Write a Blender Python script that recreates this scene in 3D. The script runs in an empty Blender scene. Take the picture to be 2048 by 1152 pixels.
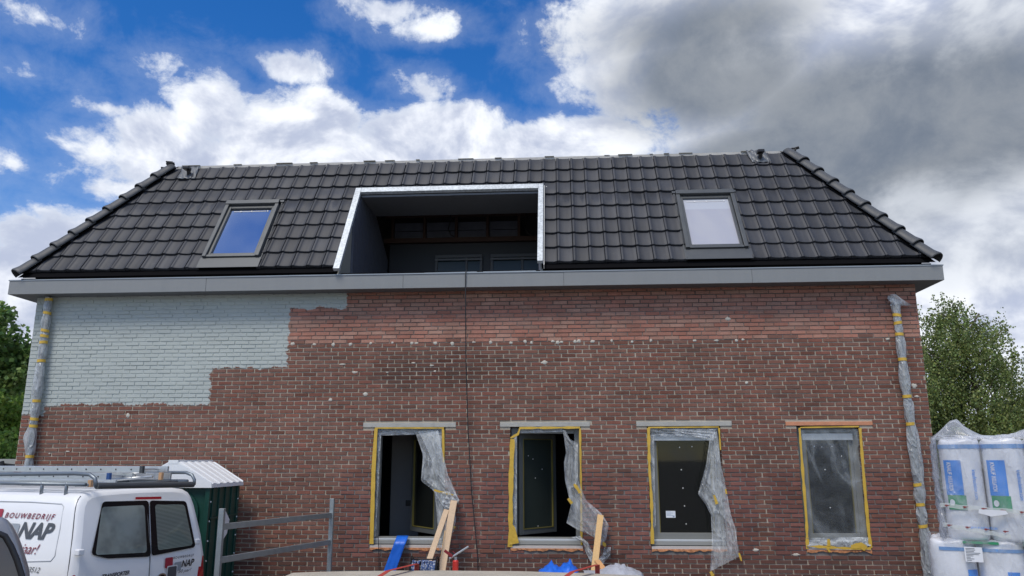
import bpy, bmesh, math, random
import numpy as np
from mathutils import Vector, Matrix
random.seed(7); RNG = np.random.default_rng(7)
S = bpy.context.scene
COL = S.collection
rad = math.radians

# ------------------------------------------------------------------ camera
PITCH, YAW, ROLL = rad(12.547), rad(3.598), rad(-.1)
CAM = Vector((8.349, -11.567, 2.3))
F = 1538.0 / 2048.0
cam = bpy.data.cameras.new('camera'); co = bpy.data.objects.new('camera', cam); COL.objects.link(co)
fw = Vector((0, math.cos(PITCH), math.sin(PITCH))); up = Vector((0, -math.sin(PITCH), math.cos(PITCH))); rt = Vector((1, 0, 0))
rt, up = math.cos(ROLL)*rt + math.sin(ROLL)*up, -math.sin(ROLL)*rt + math.cos(ROLL)*up
RZ = Matrix.Rotation(YAW, 3, 'Z'); fw, up, rt = RZ@fw, RZ@up, RZ@rt
m3 = Matrix((rt, up, -fw)).transposed()
co.matrix_world = Matrix.Translation(CAM) @ m3.to_4x4()
cam.sensor_width = 36; cam.lens = 36*F; cam.clip_end = 2000; cam.clip_start = .05
S.camera = co
def ray(px, py): return fw + rt*((px-1024)/1538.0) - up*((py-576)/1538.0)
def at(px, py, Y):
    d = ray(px, py); return CAM + d*((Y-CAM.y)/d.y)
def azel(px, py):
    d = ray(px, py).normalized(); return math.atan2(d.x, d.y), math.asin(d.z)

S.render.resolution_x = 1024; S.render.resolution_y = 576
S.view_settings.view_transform = 'Standard'; S.view_settings.look = 'None'
S.view_settings.exposure = 0.6; S.view_settings.gamma = 1

# ------------------------------------------------------------------ node expression helper
class E:
    nt = None
    def __init__(s, v): s.v = v
    @staticmethod
    def m(op, *a, clamp=False):
        n = E.nt.nodes.new('ShaderNodeMath'); n.operation = op; n.use_clamp = clamp
        for i, x in enumerate(a):
            x = x.v if isinstance(x, E) else x
            if isinstance(x, (int, float)): n.inputs[i].default_value = x
            else: E.nt.links.new(x, n.inputs[i])
        return E(n.outputs[0])
    def __add__(s, o): return E.m('ADD', s, o)
    __radd__ = __add__
    def __sub__(s, o): return E.m('SUBTRACT', s, o)
    def __rsub__(s, o): return E.m('SUBTRACT', o, s)
    def __mul__(s, o): return E.m('MULTIPLY', s, o)
    __rmul__ = __mul__
    def __truediv__(s, o): return E.m('DIVIDE', s, o)
    def max(s, o): return E.m('MAXIMUM', s, o)
    def min(s, o): return E.m('MINIMUM', s, o)
def sstep(x, a, b, lo=0.0, hi=1.0):
    n = E.nt.nodes.new('ShaderNodeMapRange'); n.interpolation_type = 'SMOOTHSTEP'
    E.nt.links.new(x.v, n.inputs[0])
    for i, v in ((1, a), (2, b), (3, lo), (4, hi)): n.inputs[i].default_value = v
    return E(n.outputs[0])
def xyz(sock):
    n = E.nt.nodes.new('ShaderNodeSeparateXYZ'); E.nt.links.new(sock, n.inputs[0]); return [E(o) for o in n.outputs]
def comb(x, y, z=0.0):
    n = E.nt.nodes.new('ShaderNodeCombineXYZ')
    for i, v in enumerate((x, y, z)):
        if isinstance(v, E): E.nt.links.new(v.v, n.inputs[i])
        else: n.inputs[i].default_value = v
    return n.outputs[0]
def noise(vec, scale, detail=4, rough=.55, dist=0.0):
    n = E.nt.nodes.new('ShaderNodeTexNoise'); n.inputs['Scale'].default_value = scale
    n.inputs['Detail'].default_value = detail; n.inputs['Roughness'].default_value = rough; n.inputs['Distortion'].default_value = dist
    if vec is not None: E.nt.links.new(vec, n.inputs['Vector'])
    return E(n.outputs[0])
def mixc(f, a, b):
    n = E.nt.nodes.new('ShaderNodeMix'); n.data_type = 'RGBA'
    if isinstance(f, E): E.nt.links.new(f.v, n.inputs[0])
    else: n.inputs[0].default_value = f
    for i, c in ((6, a), (7, b)):
        if isinstance(c, (tuple, list)): n.inputs[i].default_value = (*c, 1) if len(c) == 3 else c
        else: E.nt.links.new(c, n.inputs[i])
    return n.outputs[2]
def scale(c, f):
    n = E.nt.nodes.new('ShaderNodeVectorMath'); n.operation = 'SCALE'
    if isinstance(c, tuple): n.inputs[0].default_value = c
    else: E.nt.links.new(c, n.inputs[0])
    if isinstance(f, E): E.nt.links.new(f.v, n.inputs['Scale'])
    else: n.inputs['Scale'].default_value = f
    return n.outputs[0]

# ------------------------------------------------------------------ world: Nishita sky and clouds laid out by azimuth and elevation
SUN_EL, SUN_AZ = rad(58), rad(-155)      # azimuth measured from +Y towards +X
w = bpy.data.worlds.new('World'); S.world = w; w.use_nodes = True
nt = w.node_tree; nt.nodes.clear(); E.nt = nt
out = nt.nodes.new('ShaderNodeOutputWorld'); bg = nt.nodes.new('ShaderNodeBackground'); nt.links.new(bg.outputs[0], out.inputs[0])
bg.inputs[1].default_value = .1
sky = nt.nodes.new('ShaderNodeTexSky'); sky.sky_type = 'NISHITA'; sky.sun_disc = False
sky.sun_elevation = SUN_EL; sky.sun_rotation = SUN_AZ; sky.ozone_density = 2.5; sky.dust_density = .3; sky.air_density = 1.0; sky.altitude = 200
hs = nt.nodes.new('ShaderNodeHueSaturation'); hs.inputs['Hue'].default_value = .511; hs.inputs['Saturation'].default_value = 1.4; hs.inputs['Value'].default_value = 1.0
nt.links.new(sky.outputs[0], hs.inputs['Color'])
tc = nt.nodes.new('ShaderNodeTexCoord'); dx, dy, dz = xyz(tc.outputs['Generated'])
AZ = E.m('ARCTAN2', dx, dy); EL = E.m('ARCSINE', dz.min(.9999))
V = comb(AZ, EL*1.25)
nz = noise(V, 5.5, 10, .62, .25); nf = noise(V, 16, 8, .66, .4)
Vup = comb(AZ+.02, EL*1.25-.035); nup = noise(Vup, 5.5, 5, .55, .35)
def blobs(L):
    r = None
    for (px, py, rx, ry, a) in L:
        a0, e0 = azel(px, py); k = math.cos(e0)
        u = (AZ-a0)*(1538/rx*k); v = (EL-e0)*(1538/ry)
        b = (1.0 - E.m('SQRT', u*u+v*v))*a
        r = b if r is None else r.max(b)
    return r
CL = [(430,215,95,95,1),(330,285,130,80,1),(560,270,170,95,1.1),(640,240,90,70,1),(880,285,190,95,1.2),(930,250,120,60,1),(1080,295,160,70,1.1),(1180,300,190,85,1),(700,370,600,95,1.2),
      (570,130,95,38,.44),(215,218,110,26,.42),(860,60,110,34,.5),(770,20,100,36,.5),(845,180,80,46,.42),(100,45,190,40,.22),(320,120,130,45,.24),(20,330,80,50,.42),(105,350,90,60,.34),
      (110,480,190,90,.8),(30,560,160,110,.9),(0,640,200,60,.8),(230,380,110,40,.4),(60,150,170,40,.26),
      (1560,40,480,190,1.6),(1900,140,620,300,2.),(1700,330,480,230,1.6),(1290,130,190,140,1.),(1980,560,420,300,1.4),(1340,290,120,50,.4)]
den = blobs(CL)
den = den.max(-.7) + (nz-.5)*1.7 + (nf-.5)*.75 - .06
# everywhere outside the view: a broken layer of cloud
away = sstep(E.m('ABSOLUTE', AZ), .78, 1.1); high = sstep(EL, .62, .8); away = away.max(high)
gen = (nz-.44)*2.2 + (nf-.5)*.3
den = den*(1.0-away) + gen*away
mask = sstep(den, .02, .32)
thin = sstep(den, -.3, .2)*.16
mask = mask.max(thin)
# light and dark inside the clouds
DK = [(1700,330,430,150,1.5),(1800,210,430,170,1.0),(1420,150,260,150,.9),(1420,60,300,110,.7)]
dark = sstep(blobs(DK)*(1.0-away) + (nz-.5)*.6, -.1, .6)
LT = [(1990,470,230,140,1.),(1850,420,160,80,.8),(1090,90,60,80,.6),(1960,30,300,90,.7),(1750,40,260,60,.4)]
lite = sstep(blobs(LT)*(1.0-away) + (nz-.5)*1.1, 0, .7)
relief = sstep(nz-nup, -.11, .12)
body = sstep(den, .1, .9)
cw = mixc(relief, (3.4,3.8,4.9), (7.0,7.2,7.6))
cw = mixc(sstep(den, .05, .5), (5.2,5.6,6.3), cw)
cd = mixc(sstep(nz + (nf-.5)*.35, .3, .7), (1.2,1.46,1.9), (2.1,2.3,2.6))
cc = mixc(dark, cw, cd)
cc = mixc(lite*.75, cc, mixc(relief, (3.0,3.3,3.9), (4.9,5.2,5.7)))
col = mixc(mask, hs.outputs[0], cc)
nt.links.new(col, bg.inputs[0])

sun = bpy.data.lights.new('sun', 'SUN'); sun.energy = 1.75; sun.angle = rad(20); sun.color = (1, .93, .82)
so = bpy.data.objects.new('sun', sun); COL.objects.link(so)
sd = Vector((math.sin(SUN_AZ)*math.cos(SUN_EL), math.cos(SUN_AZ)*math.cos(SUN_EL), math.sin(SUN_EL)))
so.rotation_euler = (-sd).to_track_quat('-Z', 'Y').to_euler(); so.location = (0, 0, 40)

# ------------------------------------------------------------------ materials
MATS = {}
def mat(name, c=(.5,.5,.5), rough=.6, metal=0, var=.15, sc=6, bump=0, bsc=40, spec=.5, fn=None, trans=None, attr=False, coat=0, dirt=0, crease=0):
    if name in MATS: return MATS[name]
    m = bpy.data.materials.new(name); m.use_nodes = True; t = m.node_tree; E.nt = t
    p = t.nodes['Principled BSDF']; p.inputs['Roughness'].default_value = rough; p.inputs['Metallic'].default_value = metal
    p.inputs['Specular IOR Level'].default_value = spec; p.inputs['Coat Weight'].default_value = coat
    g = t.nodes.new('ShaderNodeTexCoord').outputs['Object']
    n = noise(g, sc, 6, .6)
    base = c
    if attr:
        a = t.nodes.new('ShaderNodeVertexColor'); a.layer_name = 'Col'; base = a.outputs[0]
    colr = scale(base, n*(2*var)+(1-var)) if var else base
    if dirt:
        colr = mixc(sstep(noise(g, sc*.4, 5, .7), .45, .75)*dirt, colr, (.16,.13,.1))
    if fn: colr = fn(t, g, colr, p)
    if isinstance(colr, tuple): p.inputs['Base Color'].default_value = (*colr[:3], 1)
    else: t.links.new(colr, p.inputs['Base Color'])
    if var and rough > .15:
        t.links.new((n*.25+(rough-.125)).v, p.inputs['Roughness'])
    if bump:
        b = t.nodes.new('ShaderNodeBump'); b.inputs['Strength'].default_value = bump; b.inputs['Distance'].default_value = .01
        t.links.new(noise(g, bsc, 5, .6).v, b.inputs['Height']); t.links.new(b.outputs[0], p.inputs['Normal'])
    if crease:
        cx_1, cy_1, cz_1 = xyz(g); gs = comb(cx_1+cz_1*.25, cy_1, cz_1*.38)
        rg = 1.0 - E.m('ABSOLUTE', noise(gs, crease, 3, .55, .5)-.5)*6.0
        rg = rg.max(0.0); rg2 = 1.0 - E.m('ABSOLUTE', noise(gs, crease*2.6, 2, .5, .5)-.5)*5.0
        hh = rg*rg*.8 + rg2.max(0.0)*.3
        b = t.nodes.new('ShaderNodeBump'); b.inputs['Strength'].default_value = .9; b.inputs['Distance'].default_value = .02
        t.links.new(hh.v, b.inputs['Height']); t.links.new(b.outputs[0], p.inputs['Normal'])
    if trans is not None:
        tr = t.nodes.new('ShaderNodeBsdfTransparent'); mx = t.nodes.new('ShaderNodeMixShader')
        lw = t.nodes.new('ShaderNodeLayerWeight'); lw.inputs[0].default_value = .35
        f = (E(lw.outputs['Facing'])*trans[1] + trans[0] + (noise(g, sc*1.5, 5, .65)-.5)*trans[2]).max(.03).min(.97)
        if crease: f = (f + (rg*rg*rg*.2-.04)).max(.03).min(.97)
        t.links.new(f.v, mx.inputs[0]); t.links.new(tr.outputs[0], mx.inputs[1]); t.links.new(p.outputs[0], mx.inputs[2])
        t.links.new(mx.outputs[0], t.nodes['Material Output'].inputs[0])
    MATS[name] = m
    return m

# ------------------------------------------------------------------ mesh helpers
class MB:
    def __init__(s): s.v = []; s.f = []; s.mi = []; s.k = 0
    def add(s, vs, fs, mi=0):
        b = len(s.v); s.v += [tuple(v) for v in vs]; s.f += [tuple(i+b for i in f) for f in fs]; s.mi += [mi]*len(fs); return s
    def box(s, x0, x1, y0, y1, z0, z1, mi=0):
        vs = [(x, y, z) for x in (x0, x1) for y in (y0, y1) for z in (z0, z1)]
        return s.add(vs, [(0,1,3,2),(4,6,7,5),(0,4,5,1),(2,3,7,6),(0,2,6,4),(1,5,7,3)], mi)
    def fbox(s, fr, u0, u1, v0, v1, w0, w1, mi=0):       # box in a frame given by a function (u,v,w) -> point
        vs = [fr(x, y, z) for x in (u0, u1) for y in (v0, v1) for z in (w0, w1)]
        return s.add(vs, [(0,1,3,2),(4,6,7,5),(0,4,5,1),(2,3,7,6),(0,2,6,4),(1,5,7,3)], mi)
    def bar(s, a, b, wd, th, ref=(0,0,1), mi=0):          # rectangular bar from a to b
        a, b = Vector(a), Vector(b); d = (b-a).normalized(); sx = d.cross(Vector(ref)).normalized(); sy = sx.cross(d).normalized()
        vs = [p + sx*i*wd/2 + sy*j*th/2 for p in (a, b) for i in (-1, 1) for j in (-1, 1)]
        return s.add(vs, [(0,1,3,2),(4,6,7,5),(0,4,5,1),(2,3,7,6),(0,2,6,4),(1,5,7,3)], mi)
    def tube(s, pts, r, n=10, caps=True, mi=0, jit=0):
        pts = [Vector(p) for p in pts]; rs = r if isinstance(r, (list, tuple)) else [r]*len(pts)
        b = len(s.v); prev = None
        for i, p in enumerate(pts):
            d = (pts[min(i+1, len(pts)-1)] - pts[max(i-1, 0)]).normalized()
            if prev is None: sx = d.orthogonal().normalized()
            else: sx = (prev - d*prev.dot(d)).normalized()
            prev = sx; sy = d.cross(sx)
            for k in range(n):
                a = 2*math.pi*k/n; q = rs[i]*(1+(random.random()-.5)*jit)
                s.v.append(tuple(p + sx*math.cos(a)*q + sy*math.sin(a)*q))
        for i in range(len(pts)-1):
            for k in range(n):
                s.f.append((b+i*n+k, b+i*n+(k+1) % n, b+(i+1)*n+(k+1) % n, b+(i+1)*n+k)); s.mi.append(mi)
        if caps:
            s.f.append(tuple(b+k for k in reversed(range(n)))); s.mi.append(mi)
            s.f.append(tuple(b+(len(pts)-1)*n+k for k in range(n))); s.mi.append(mi)
        return s
    def grid(s, P, mi=0, closed=False):                    # P[i][j] of points
        b = len(s.v); r, c = len(P), len(P[0])
        for row in P: s.v += [tuple(p) for p in row]
        for i in range(r-1):
            for j in range(c if closed else c-1):
                s.f.append((b+i*c+j, b+i*c+(j+1) % c, b+(i+1)*c+(j+1) % c, b+(i+1)*c+j)); s.mi.append(mi)
        return s
    def build(s, name, m, parent=None, smooth=False, bevel=0, solid=0, sub=0):
        me = bpy.data.meshes.new(name); me.from_pydata(s.v, [], s.f)
        for x in (m if isinstance(m, (list, tuple)) else [m]): me.materials.append(x)
        me.polygons.foreach_set('material_index', s.mi)
        if smooth: me.polygons.foreach_set('use_smooth', [True]*len(s.f))
        return link(name, me, parent, bevel, solid, sub)
def link(name, me, parent=None, bevel=0, solid=0, sub=0):
    o = bpy.data.objects.new(name, me); COL.objects.link(o)
    if parent: adopt(o, parent)
    if solid: md = o.modifiers.new('s', 'SOLIDIFY'); md.thickness = solid; md.offset = 0
    if sub: md = o.modifiers.new('u', 'SUBSURF'); md.levels = md.render_levels = sub
    if bevel: md = o.modifiers.new('b', 'BEVEL'); md.width = bevel; md.segments = 2; md.limit_method = 'ANGLE'; md.angle_limit = rad(40); md.harden_normals = False
    return o
def chain(o):
    m = Matrix.Identity(4)
    while o:
        m = Matrix.LocRotScale(o.location, o.rotation_euler, o.scale) if not o.parent else o.matrix_parent_inverse @ Matrix.LocRotScale(o.location, o.rotation_euler, o.scale)
        break
    return m
def adopt(o, parent):                                      # keeps world-space vertices when the parent is moved off the origin
    o.parent = parent
    o.matrix_parent_inverse = wm(parent).inverted()
def wm(o):
    loc = Matrix.LocRotScale(o.location, o.rotation_euler, o.scale)
    return (wm(o.parent) @ o.matrix_parent_inverse @ loc) if o.parent else loc
def tag(o, label, cat, group=None, kind=None):
    if label: o['label'] = label
    if cat: o['category'] = cat
    if group: o['group'] = group
    if kind: o['kind'] = kind
    return o
def thing(name, label, cat, loc, group=None, rotz=0):
    o = bpy.data.objects.new(name, None); COL.objects.link(o); o.location = loc; o.rotation_euler = (0, 0, rotz); o.empty_display_size = .2
    return tag(o, label, cat, group)
def text(name, body, size, m, fr, parent, shear=0, align='LEFT', sx=1, ext=.002, bold=0, space=1, width=0):
    c = bpy.data.curves.new(name, 'FONT'); c.body = body; c.size = size; c.shear = shear; c.align_x = align; c.extrude = 0; c.offset = bold; c.space_character = space; c.resolution_u = 3
    t = bpy.data.objects.new('tmp', c); COL.objects.link(t)
    bpy.context.view_layer.update()
    me = bpy.data.meshes.new_from_object(t.evaluated_get(bpy.context.evaluated_depsgraph_get()))
    bpy.data.objects.remove(t)
    if width:
        xs0 = [v.co.x for v in me.vertices]; mn = min(xs0); sx = width/(max(xs0)-mn)
        for v in me.vertices: v.co.x -= mn
    for v in me.vertices: v.co = fr(v.co.x*sx, v.co.y)
    me.materials.clear(); me.materials.append(m); me.name = name
    return link(name, me, parent)
def frect(name, m, fr, parent, x0, x1, y0, y1, r=.0, label=None):
    pts = []
    for cx, cy, a0 in ((x1-r, y1-r, 0), (x0+r, y1-r, 90), (x0+r, y0+r, 180), (x1-r, y0+r, 270)):
        for k in range(5): a = rad(a0+22.5*k); pts.append((cx+r*math.cos(a), cy+r*math.sin(a)))
    b = MB(); b.add([fr(*p) for p in pts], [tuple(range(len(pts)))])
    return b.build(name, m, parent)

# ================================================================== GROUND
def ground_fn(t, g, c, p):
    br = t.nodes.new('ShaderNodeTexBrick'); t.links.new(g, br.inputs['Vector']); br.inputs['Scale'].default_value = 5
    br.inputs['Color1'].default_value = (.2,.17,.15,1); br.inputs['Color2'].default_value = (.27,.24,.21,1); br.inputs['Mortar'].default_value = (.09,.085,.07,1); br.inputs['Mortar Size'].default_value = .02
    return scale(br.outputs[0], noise(g, 1.2, 6)*.6+.4)
b = MB(); b.add([(-900,-900,0),(900,-900,0),(900,900,0),(-900,900,0)], [(0,1,2,3)])
o = b.build('ground', mat('pavers', rough=.85, fn=ground_fn)); tag(o, 'brick paved yard in front of the house', 'ground', kind='structure')

# ================================================================== HOUSE
W, ZT = 13.65, 4.83
WIN = [(5.545, 6.625), (7.59, 8.635), (9.60, 10.665), (11.75, 12.645)]
WZ0, WZ1 = 1.065, 2.765
house = thing('brick_house', 'brick house being renovated, dark tiled hipped roof, front wall half painted pale grey', 'house', (W/2, 4, 0))

C = .0625; BW = .22
def zonecol(x, z, r):            # per-brick colours
    r1, r2 = r
    c = np.array([.198, .095, .070])*(.84+.30*r1)
    c = c*np.array([1, 1+.22*(r2-.5), 1+.3*(r2-.5)])
    if r2 > .93: c = c*np.array([1.1,.86,.82])
    if r1 < .07: c = c*.85
    wob = .05*math.sin(x*3.1)+.05*math.sin(x*7.7+1)
    if z > 4.06+.012*math.sin(x*5)+.03*(r2-.5): c = np.array([.365, .188, .140])*(.84+.30*r1)*np.array([1, 1+.3*(r2-.5), 1+.35*(r2-.5)])
    elif z < .98+wob: c = c*np.array([.66,.66,.7])
    else:
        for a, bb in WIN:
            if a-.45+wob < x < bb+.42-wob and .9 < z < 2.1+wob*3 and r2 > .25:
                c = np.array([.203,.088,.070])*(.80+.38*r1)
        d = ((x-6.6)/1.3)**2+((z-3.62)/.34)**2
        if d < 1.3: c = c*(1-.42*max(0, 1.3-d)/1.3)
        if 10.9 < x < 11.6 and z < 2.6: c = c*.85
    return c
def mortarcol(x, z):
    n = .5+.5*np.sin(x*5.3+2*np.sin(z*4))*np.sin(z*6.1+x)
    c = np.stack([.38+.06*n, .335+.055*n, .265+.05*n], -1)
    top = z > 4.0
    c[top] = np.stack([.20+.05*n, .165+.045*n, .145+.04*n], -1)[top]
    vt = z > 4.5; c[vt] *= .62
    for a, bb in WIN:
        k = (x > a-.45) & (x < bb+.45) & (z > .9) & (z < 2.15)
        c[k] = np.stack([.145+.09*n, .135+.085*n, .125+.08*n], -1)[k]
    return c
LINT = [(5.38, 6.78), (7.44, 8.77), (9.45, 10.83), (11.6, 12.83)]
def inopen(x0, x1, z0, z1):
    res = []
    for a, bb in WIN:
        if z1 > WZ0-.03 and z0 < WZ1-.002: res.append((a, bb))
    for a, bb in LINT:
        if z1 > WZ1+.004 and z0 < WZ1+.062: res.append((a, bb))
    return res
verts, faces, cols = [], [], []
nrow = int(ZT/C)+1
Z0 = 4.043 - 64*C
rr = random.Random(3)
for i in range(nrow):
    za = Z0+i*C
    zc = za+C/2
    topz = zc > 4.03; dk = zc < .98
    mj = mj0 = .0045 if topz else (.0068 if not dk else .0062)
    off = (BW/2 if i % 2 else 0) - rr.random()*.012
    if zc > 4.03 and i % 4 > 1: off += .05
    x = -off
    while x < W:
        pt_in = (x < 2.9 and zc > 3.15) or (x < 4.05 and zc > 3.7) or (x < 4.95 and zc > 4.62)
        mj = .0046 if pt_in else mj0
        x0, x1 = max(x+mj, 0), min(x+BW-mj, W)
        x += BW+rr.uniform(-.004, .004)
        z0, z1 = max(za+mj+rr.uniform(-.0015,.0015), .01), min(za+C-mj+rr.uniform(-.0015,.0015), ZT)
        segs = [(x0, x1)]
        for a, bb in inopen(x0, x1, z0, z1):
            ns = []
            for s0, s1 in segs:
                if s1 <= a or s0 >= bb: ns.append((s0, s1)); continue
                if s0 < a-.01: ns.append((s0, a))
                if s1 > bb+.01: ns.append((bb, s1))
            segs = ns
        for s0, s1 in segs:
            if s1-s0 < .02: continue
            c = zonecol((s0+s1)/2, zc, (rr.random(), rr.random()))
            pr = (.008 if pt_in else .011)+rr.uniform(-.003,.003); e = .0035; k = len(verts)
            j = lambda: rr.uniform(-.0015,.0015)
            verts += [(s0,0.004,z0),(s1,0.004,z0),(s1,0.004,z1),(s0,0.004,z1),(s0+e+j(),-pr,z0+e+j()),(s1-e+j(),-pr,z0+e+j()),(s1-e+j(),-pr,z1-e+j()),(s0+e+j(),-pr,z1-e+j())]
            faces += [(k+4,k+5,k+6,k+7),(k,k+1,k+5,k+4),(k+1,k+2,k+6,k+5),(k+2,k+3,k+7,k+6),(k+3,k,k+4,k+7)]
            cols += [(*c, 1)]*8
nb = len(faces)
# mortar bed, openings left out
xs = sorted(set([round(v, 4) for v in np.arange(0, W, .06)] + [W] + [v for p in WIN for v in p]))
zs = sorted(set([round(v, 4) for v in np.arange(0, ZT, .0625)] + [ZT, WZ0-.03, WZ1]))
k0 = len(verts); X, Z = np.meshgrid(xs, zs, indexing='ij')
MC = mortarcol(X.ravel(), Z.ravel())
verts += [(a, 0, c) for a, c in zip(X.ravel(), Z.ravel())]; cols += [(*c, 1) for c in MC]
nz_ = len(zs)
for i in range(len(xs)-1):
    for j in range(nz_-1):
        cx, cz = (xs[i]+xs[i+1])/2, (zs[j]+zs[j+1])/2
        if any(a < cx < bb for a, bb in WIN) and WZ0-.03 < cz < WZ1: continue
        k = k0+i*nz_+j; faces.append((k, k+nz_, k+nz_+1, k+1))
nm = len(faces)
me = bpy.data.meshes.new('wall'); me.from_pydata(verts, [], faces)
ca = me.color_attributes.new('Col', 'FLOAT_COLOR', 'POINT'); ca.data.foreach_set('color', np.array(cols, dtype=np.float32).ravel())
def wall_fn(t, g, c, p):
    x, y, z = xyz(g)
    fine = noise(g, 60, 4, .7); big = noise(g, 1.3, 6, .65); st = noise(comb(x*9, y, z*2.2), 1, 5, .65)
    c = scale(c, fine*.7+.65)
    c = scale(c, big*.8+.6)
    c = scale(c, st*.4+.8)
    # lime bloom and scuffs
    bloom = sstep(noise(g, 7, 8, .72), .6, .78)*.35
    c = mixc(bloom, c, (.33,.29,.27))
    spk = sstep(noise(g, 34, 2, .5), .76, .80)*.4
    c = mixc(spk, c, (.5,.47,.43))
    # grey paint with a ragged brushed border that partly follows the joints
    nx = (noise(comb(x*2.6, 0.0, z*16), 1, 3, .6)-.5)*.18 + (noise(g, 26, 4, .7)-.5)*.07
    nzz = (noise(comb(x*4.5, 3.0, z*2), 1, 4, .65)-.5)*.22 + (noise(g, 24, 4, .7)-.5)*.07
    xx = x+nx; zz = z+nzz
    m = None
    for (xr, zb) in ((2.97, 3.13), (4.15, 3.68), (5.04, 4.60)):
        q = (xr-xx).min(zz-zb); m = q if m is None else m.max(q)
    q = (.36-xx).min(zz-2.97); m = m.max(q)
    m = m + (noise(g, 70, 3, .6)-.5)*.03
    thinp = sstep(noise(comb(x*9, 0.0, z*30), 1, 4, .7), .58, .7)*(1.0-sstep(m, .01, .22))*.55
    pm = sstep(m, -.004, .004)*(1.0-thinp)
    lap = sstep(noise(comb(x*1.1, 0.0, z*6), 1, 3, .6), .35, .65)
    paint = scale((.46,.50,.475), (noise(g, 2.2, 4)*.18+.87)*(lap*.06+.97))
    return mixc(pm, c, paint)
wm_ = mat('brickwork', rough=.85, attr=True, var=.0, spec=.25, fn=wall_fn, bump=.35, bsc=120)
me.materials.append(wm_)
wall = link('wall', me, house)
wall['label'] = 'brown brick front wall with a stepped area of pale grey paint at upper left'
# reveals, side walls, rear wall
def side_fn(t, g, c, p):
    br = t.nodes.new('ShaderNodeTexBrick'); x, y, z = xyz(g)
    t.links.new(comb(x+y, z), br.inputs['Vector']); br.inputs['Scale'].default_value = 1; br.inputs['Brick Width'].default_value = .22; br.inputs['Row Height'].default_value = .0625
    br.inputs['Mortar Size'].default_value = .006; br.inputs['Color1'].default_value = (.15,.06,.05,1); br.inputs['Color2'].default_value = (.19,.08,.06,1); br.inputs['Mortar'].default_value = (.38,.35,.31,1)
    paint = sstep(z, 2.93, 2.95)*sstep(x, .5, .4)
    return mixc(paint, scale(br.outputs[0], noise(g, 30)*.5+.75), (.46,.50,.475))
sidebrick = mat('side_brickwork', rough=.85, var=0, fn=side_fn, bump=.3)
b = MB()
b.box(0, .3, .004, 8, 0, ZT); b.box(W-.3, W, .004, 8, 0, ZT); b.box(.3, W-.3, 7.7, 8, 0, ZT)
b.build('side_wall', sidebrick, house)
def reveal(a, bb, par):
    b = MB(); q = [(a,WZ0-.03),(bb,WZ0-.03),(bb,WZ1),(a,WZ1)]
    b.grid([[(x, y, z) for x, z in q] for y in (0, .3)], closed=True); b.build('reveal', sidebrick, par)
# rooms behind the windows
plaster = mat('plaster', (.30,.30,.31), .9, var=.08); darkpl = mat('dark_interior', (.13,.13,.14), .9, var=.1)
b = MB(); ym, yb = .30, 4.6
for z in (.12, 2.9): b.add([(.3,ym,z),(W-.3,ym,z),(W-.3,yb,z),(.3,yb,z)], [(0,1,2,3)])
b.add([(.3,yb,.12),(W-.3,yb,.12),(W-.3,yb,2.9),(.3,yb,2.9)], [(0,1,2,3)])
prev = .3
for a, bb in WIN+[(W-.3, W)]:
    b.add([(prev,ym,.12),(a,ym,.12),(a,ym,2.9),(prev,ym,2.9)], [(0,1,2,3)]); 
    if bb < W: b.add([(a,ym,.12),(bb,ym,.12),(bb,ym,WZ0-.03),(a,ym,WZ0-.03)], [(0,1,2,3)]); b.add([(a,ym,WZ1),(bb,ym,WZ1),(bb,ym,2.9),(a,ym,2.9)], [(0,1,2,3)])
    prev = bb
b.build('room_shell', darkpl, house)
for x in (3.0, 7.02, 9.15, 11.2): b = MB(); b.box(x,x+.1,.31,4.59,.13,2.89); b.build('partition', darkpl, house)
b = MB(); b.box(5.50, 5.98, 1.5, 1.62, .13, 2.89); pw = b.build('room_pillar', plaster, house)
b = MB(); b.box(5.76, 5.86, 1.475, 1.498, 1.55, 1.64); b.build('thermostat', mat('black_plastic', (.015,.015,.017), .4), pw, bevel=.004)

# filler patches dabbed on the wall
filler = mat('filler', (.50,.48,.42), .9, var=.2, sc=30, bump=.5)
def patch(x, z, rx, rz):
    rx *= 1.15; rz *= 1.1
    b = MB(); n = 14; c = (x, -.017, z); ring = []
    for k in range(n):
        a = 2*math.pi*k/n; q = rr.uniform(.72, 1.15); ring.append((x+rx*q*math.cos(a), -.0085, z+rz*q*math.sin(a)))
    mid = [(x+(p[0]-x)*.7, -.016, z+(p[2]-z)*.7) for p in ring]
    b.add([c]+mid+ring, [(0, 1+k, 1+(k+1) % n) for k in range(n)] + [(1+k, 1+n+k, 1+n+(k+1) % n, 1+(k+1) % n) for k in range(n)])
    b.build('filler_patch', filler, wall, smooth=True)
for px in (587,628,665,701,742,786,824,834,870,904,948,980,1021,1051,1062,1105,1116,1122,1150,1157,1186,1224,1265,1303,1390,1431,1472,1487,1776,1806):
    p = at(px+rr.uniform(-2,2), 689-(px-587)*.0095+rr.uniform(-1.5,1.5), 0); patch(p.x, p.z, rr.uniform(.018,.034), rr.uniform(.016,.03))
for px, py, rx, rz in ((256,831,.03,.035),(731,789,.035,.03),(661,800,.028,.025),(710,745,.05,.018),(685,729,.05,.014),(864,731,.03,.012),(870,743,.02,.016),(1089,725,.05,.032),(1456,638,.035,.03),(1493,766,.022,.022),(1828,772,.04,.035),(1833,793,.035,.018),(1512,1100,.045,.022),(1592,1109,.05,.02),(827,726,.03,.013),(775,745,.02,.01),(1800,1000,.02,.02),(136,903,.03,.012),(100,907,.02,.01)):
    p = at(px, py, 0); patch(p.x, p.z, rx, rz)

# lintels
conc = mat('concrete', (.40,.395,.36), .9, var=.25, sc=8, bump=.4, bsc=60); orangel = mat('raw_lintel', (.56,.25,.14), .85, var=.35, sc=9, bump=.4)

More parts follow.
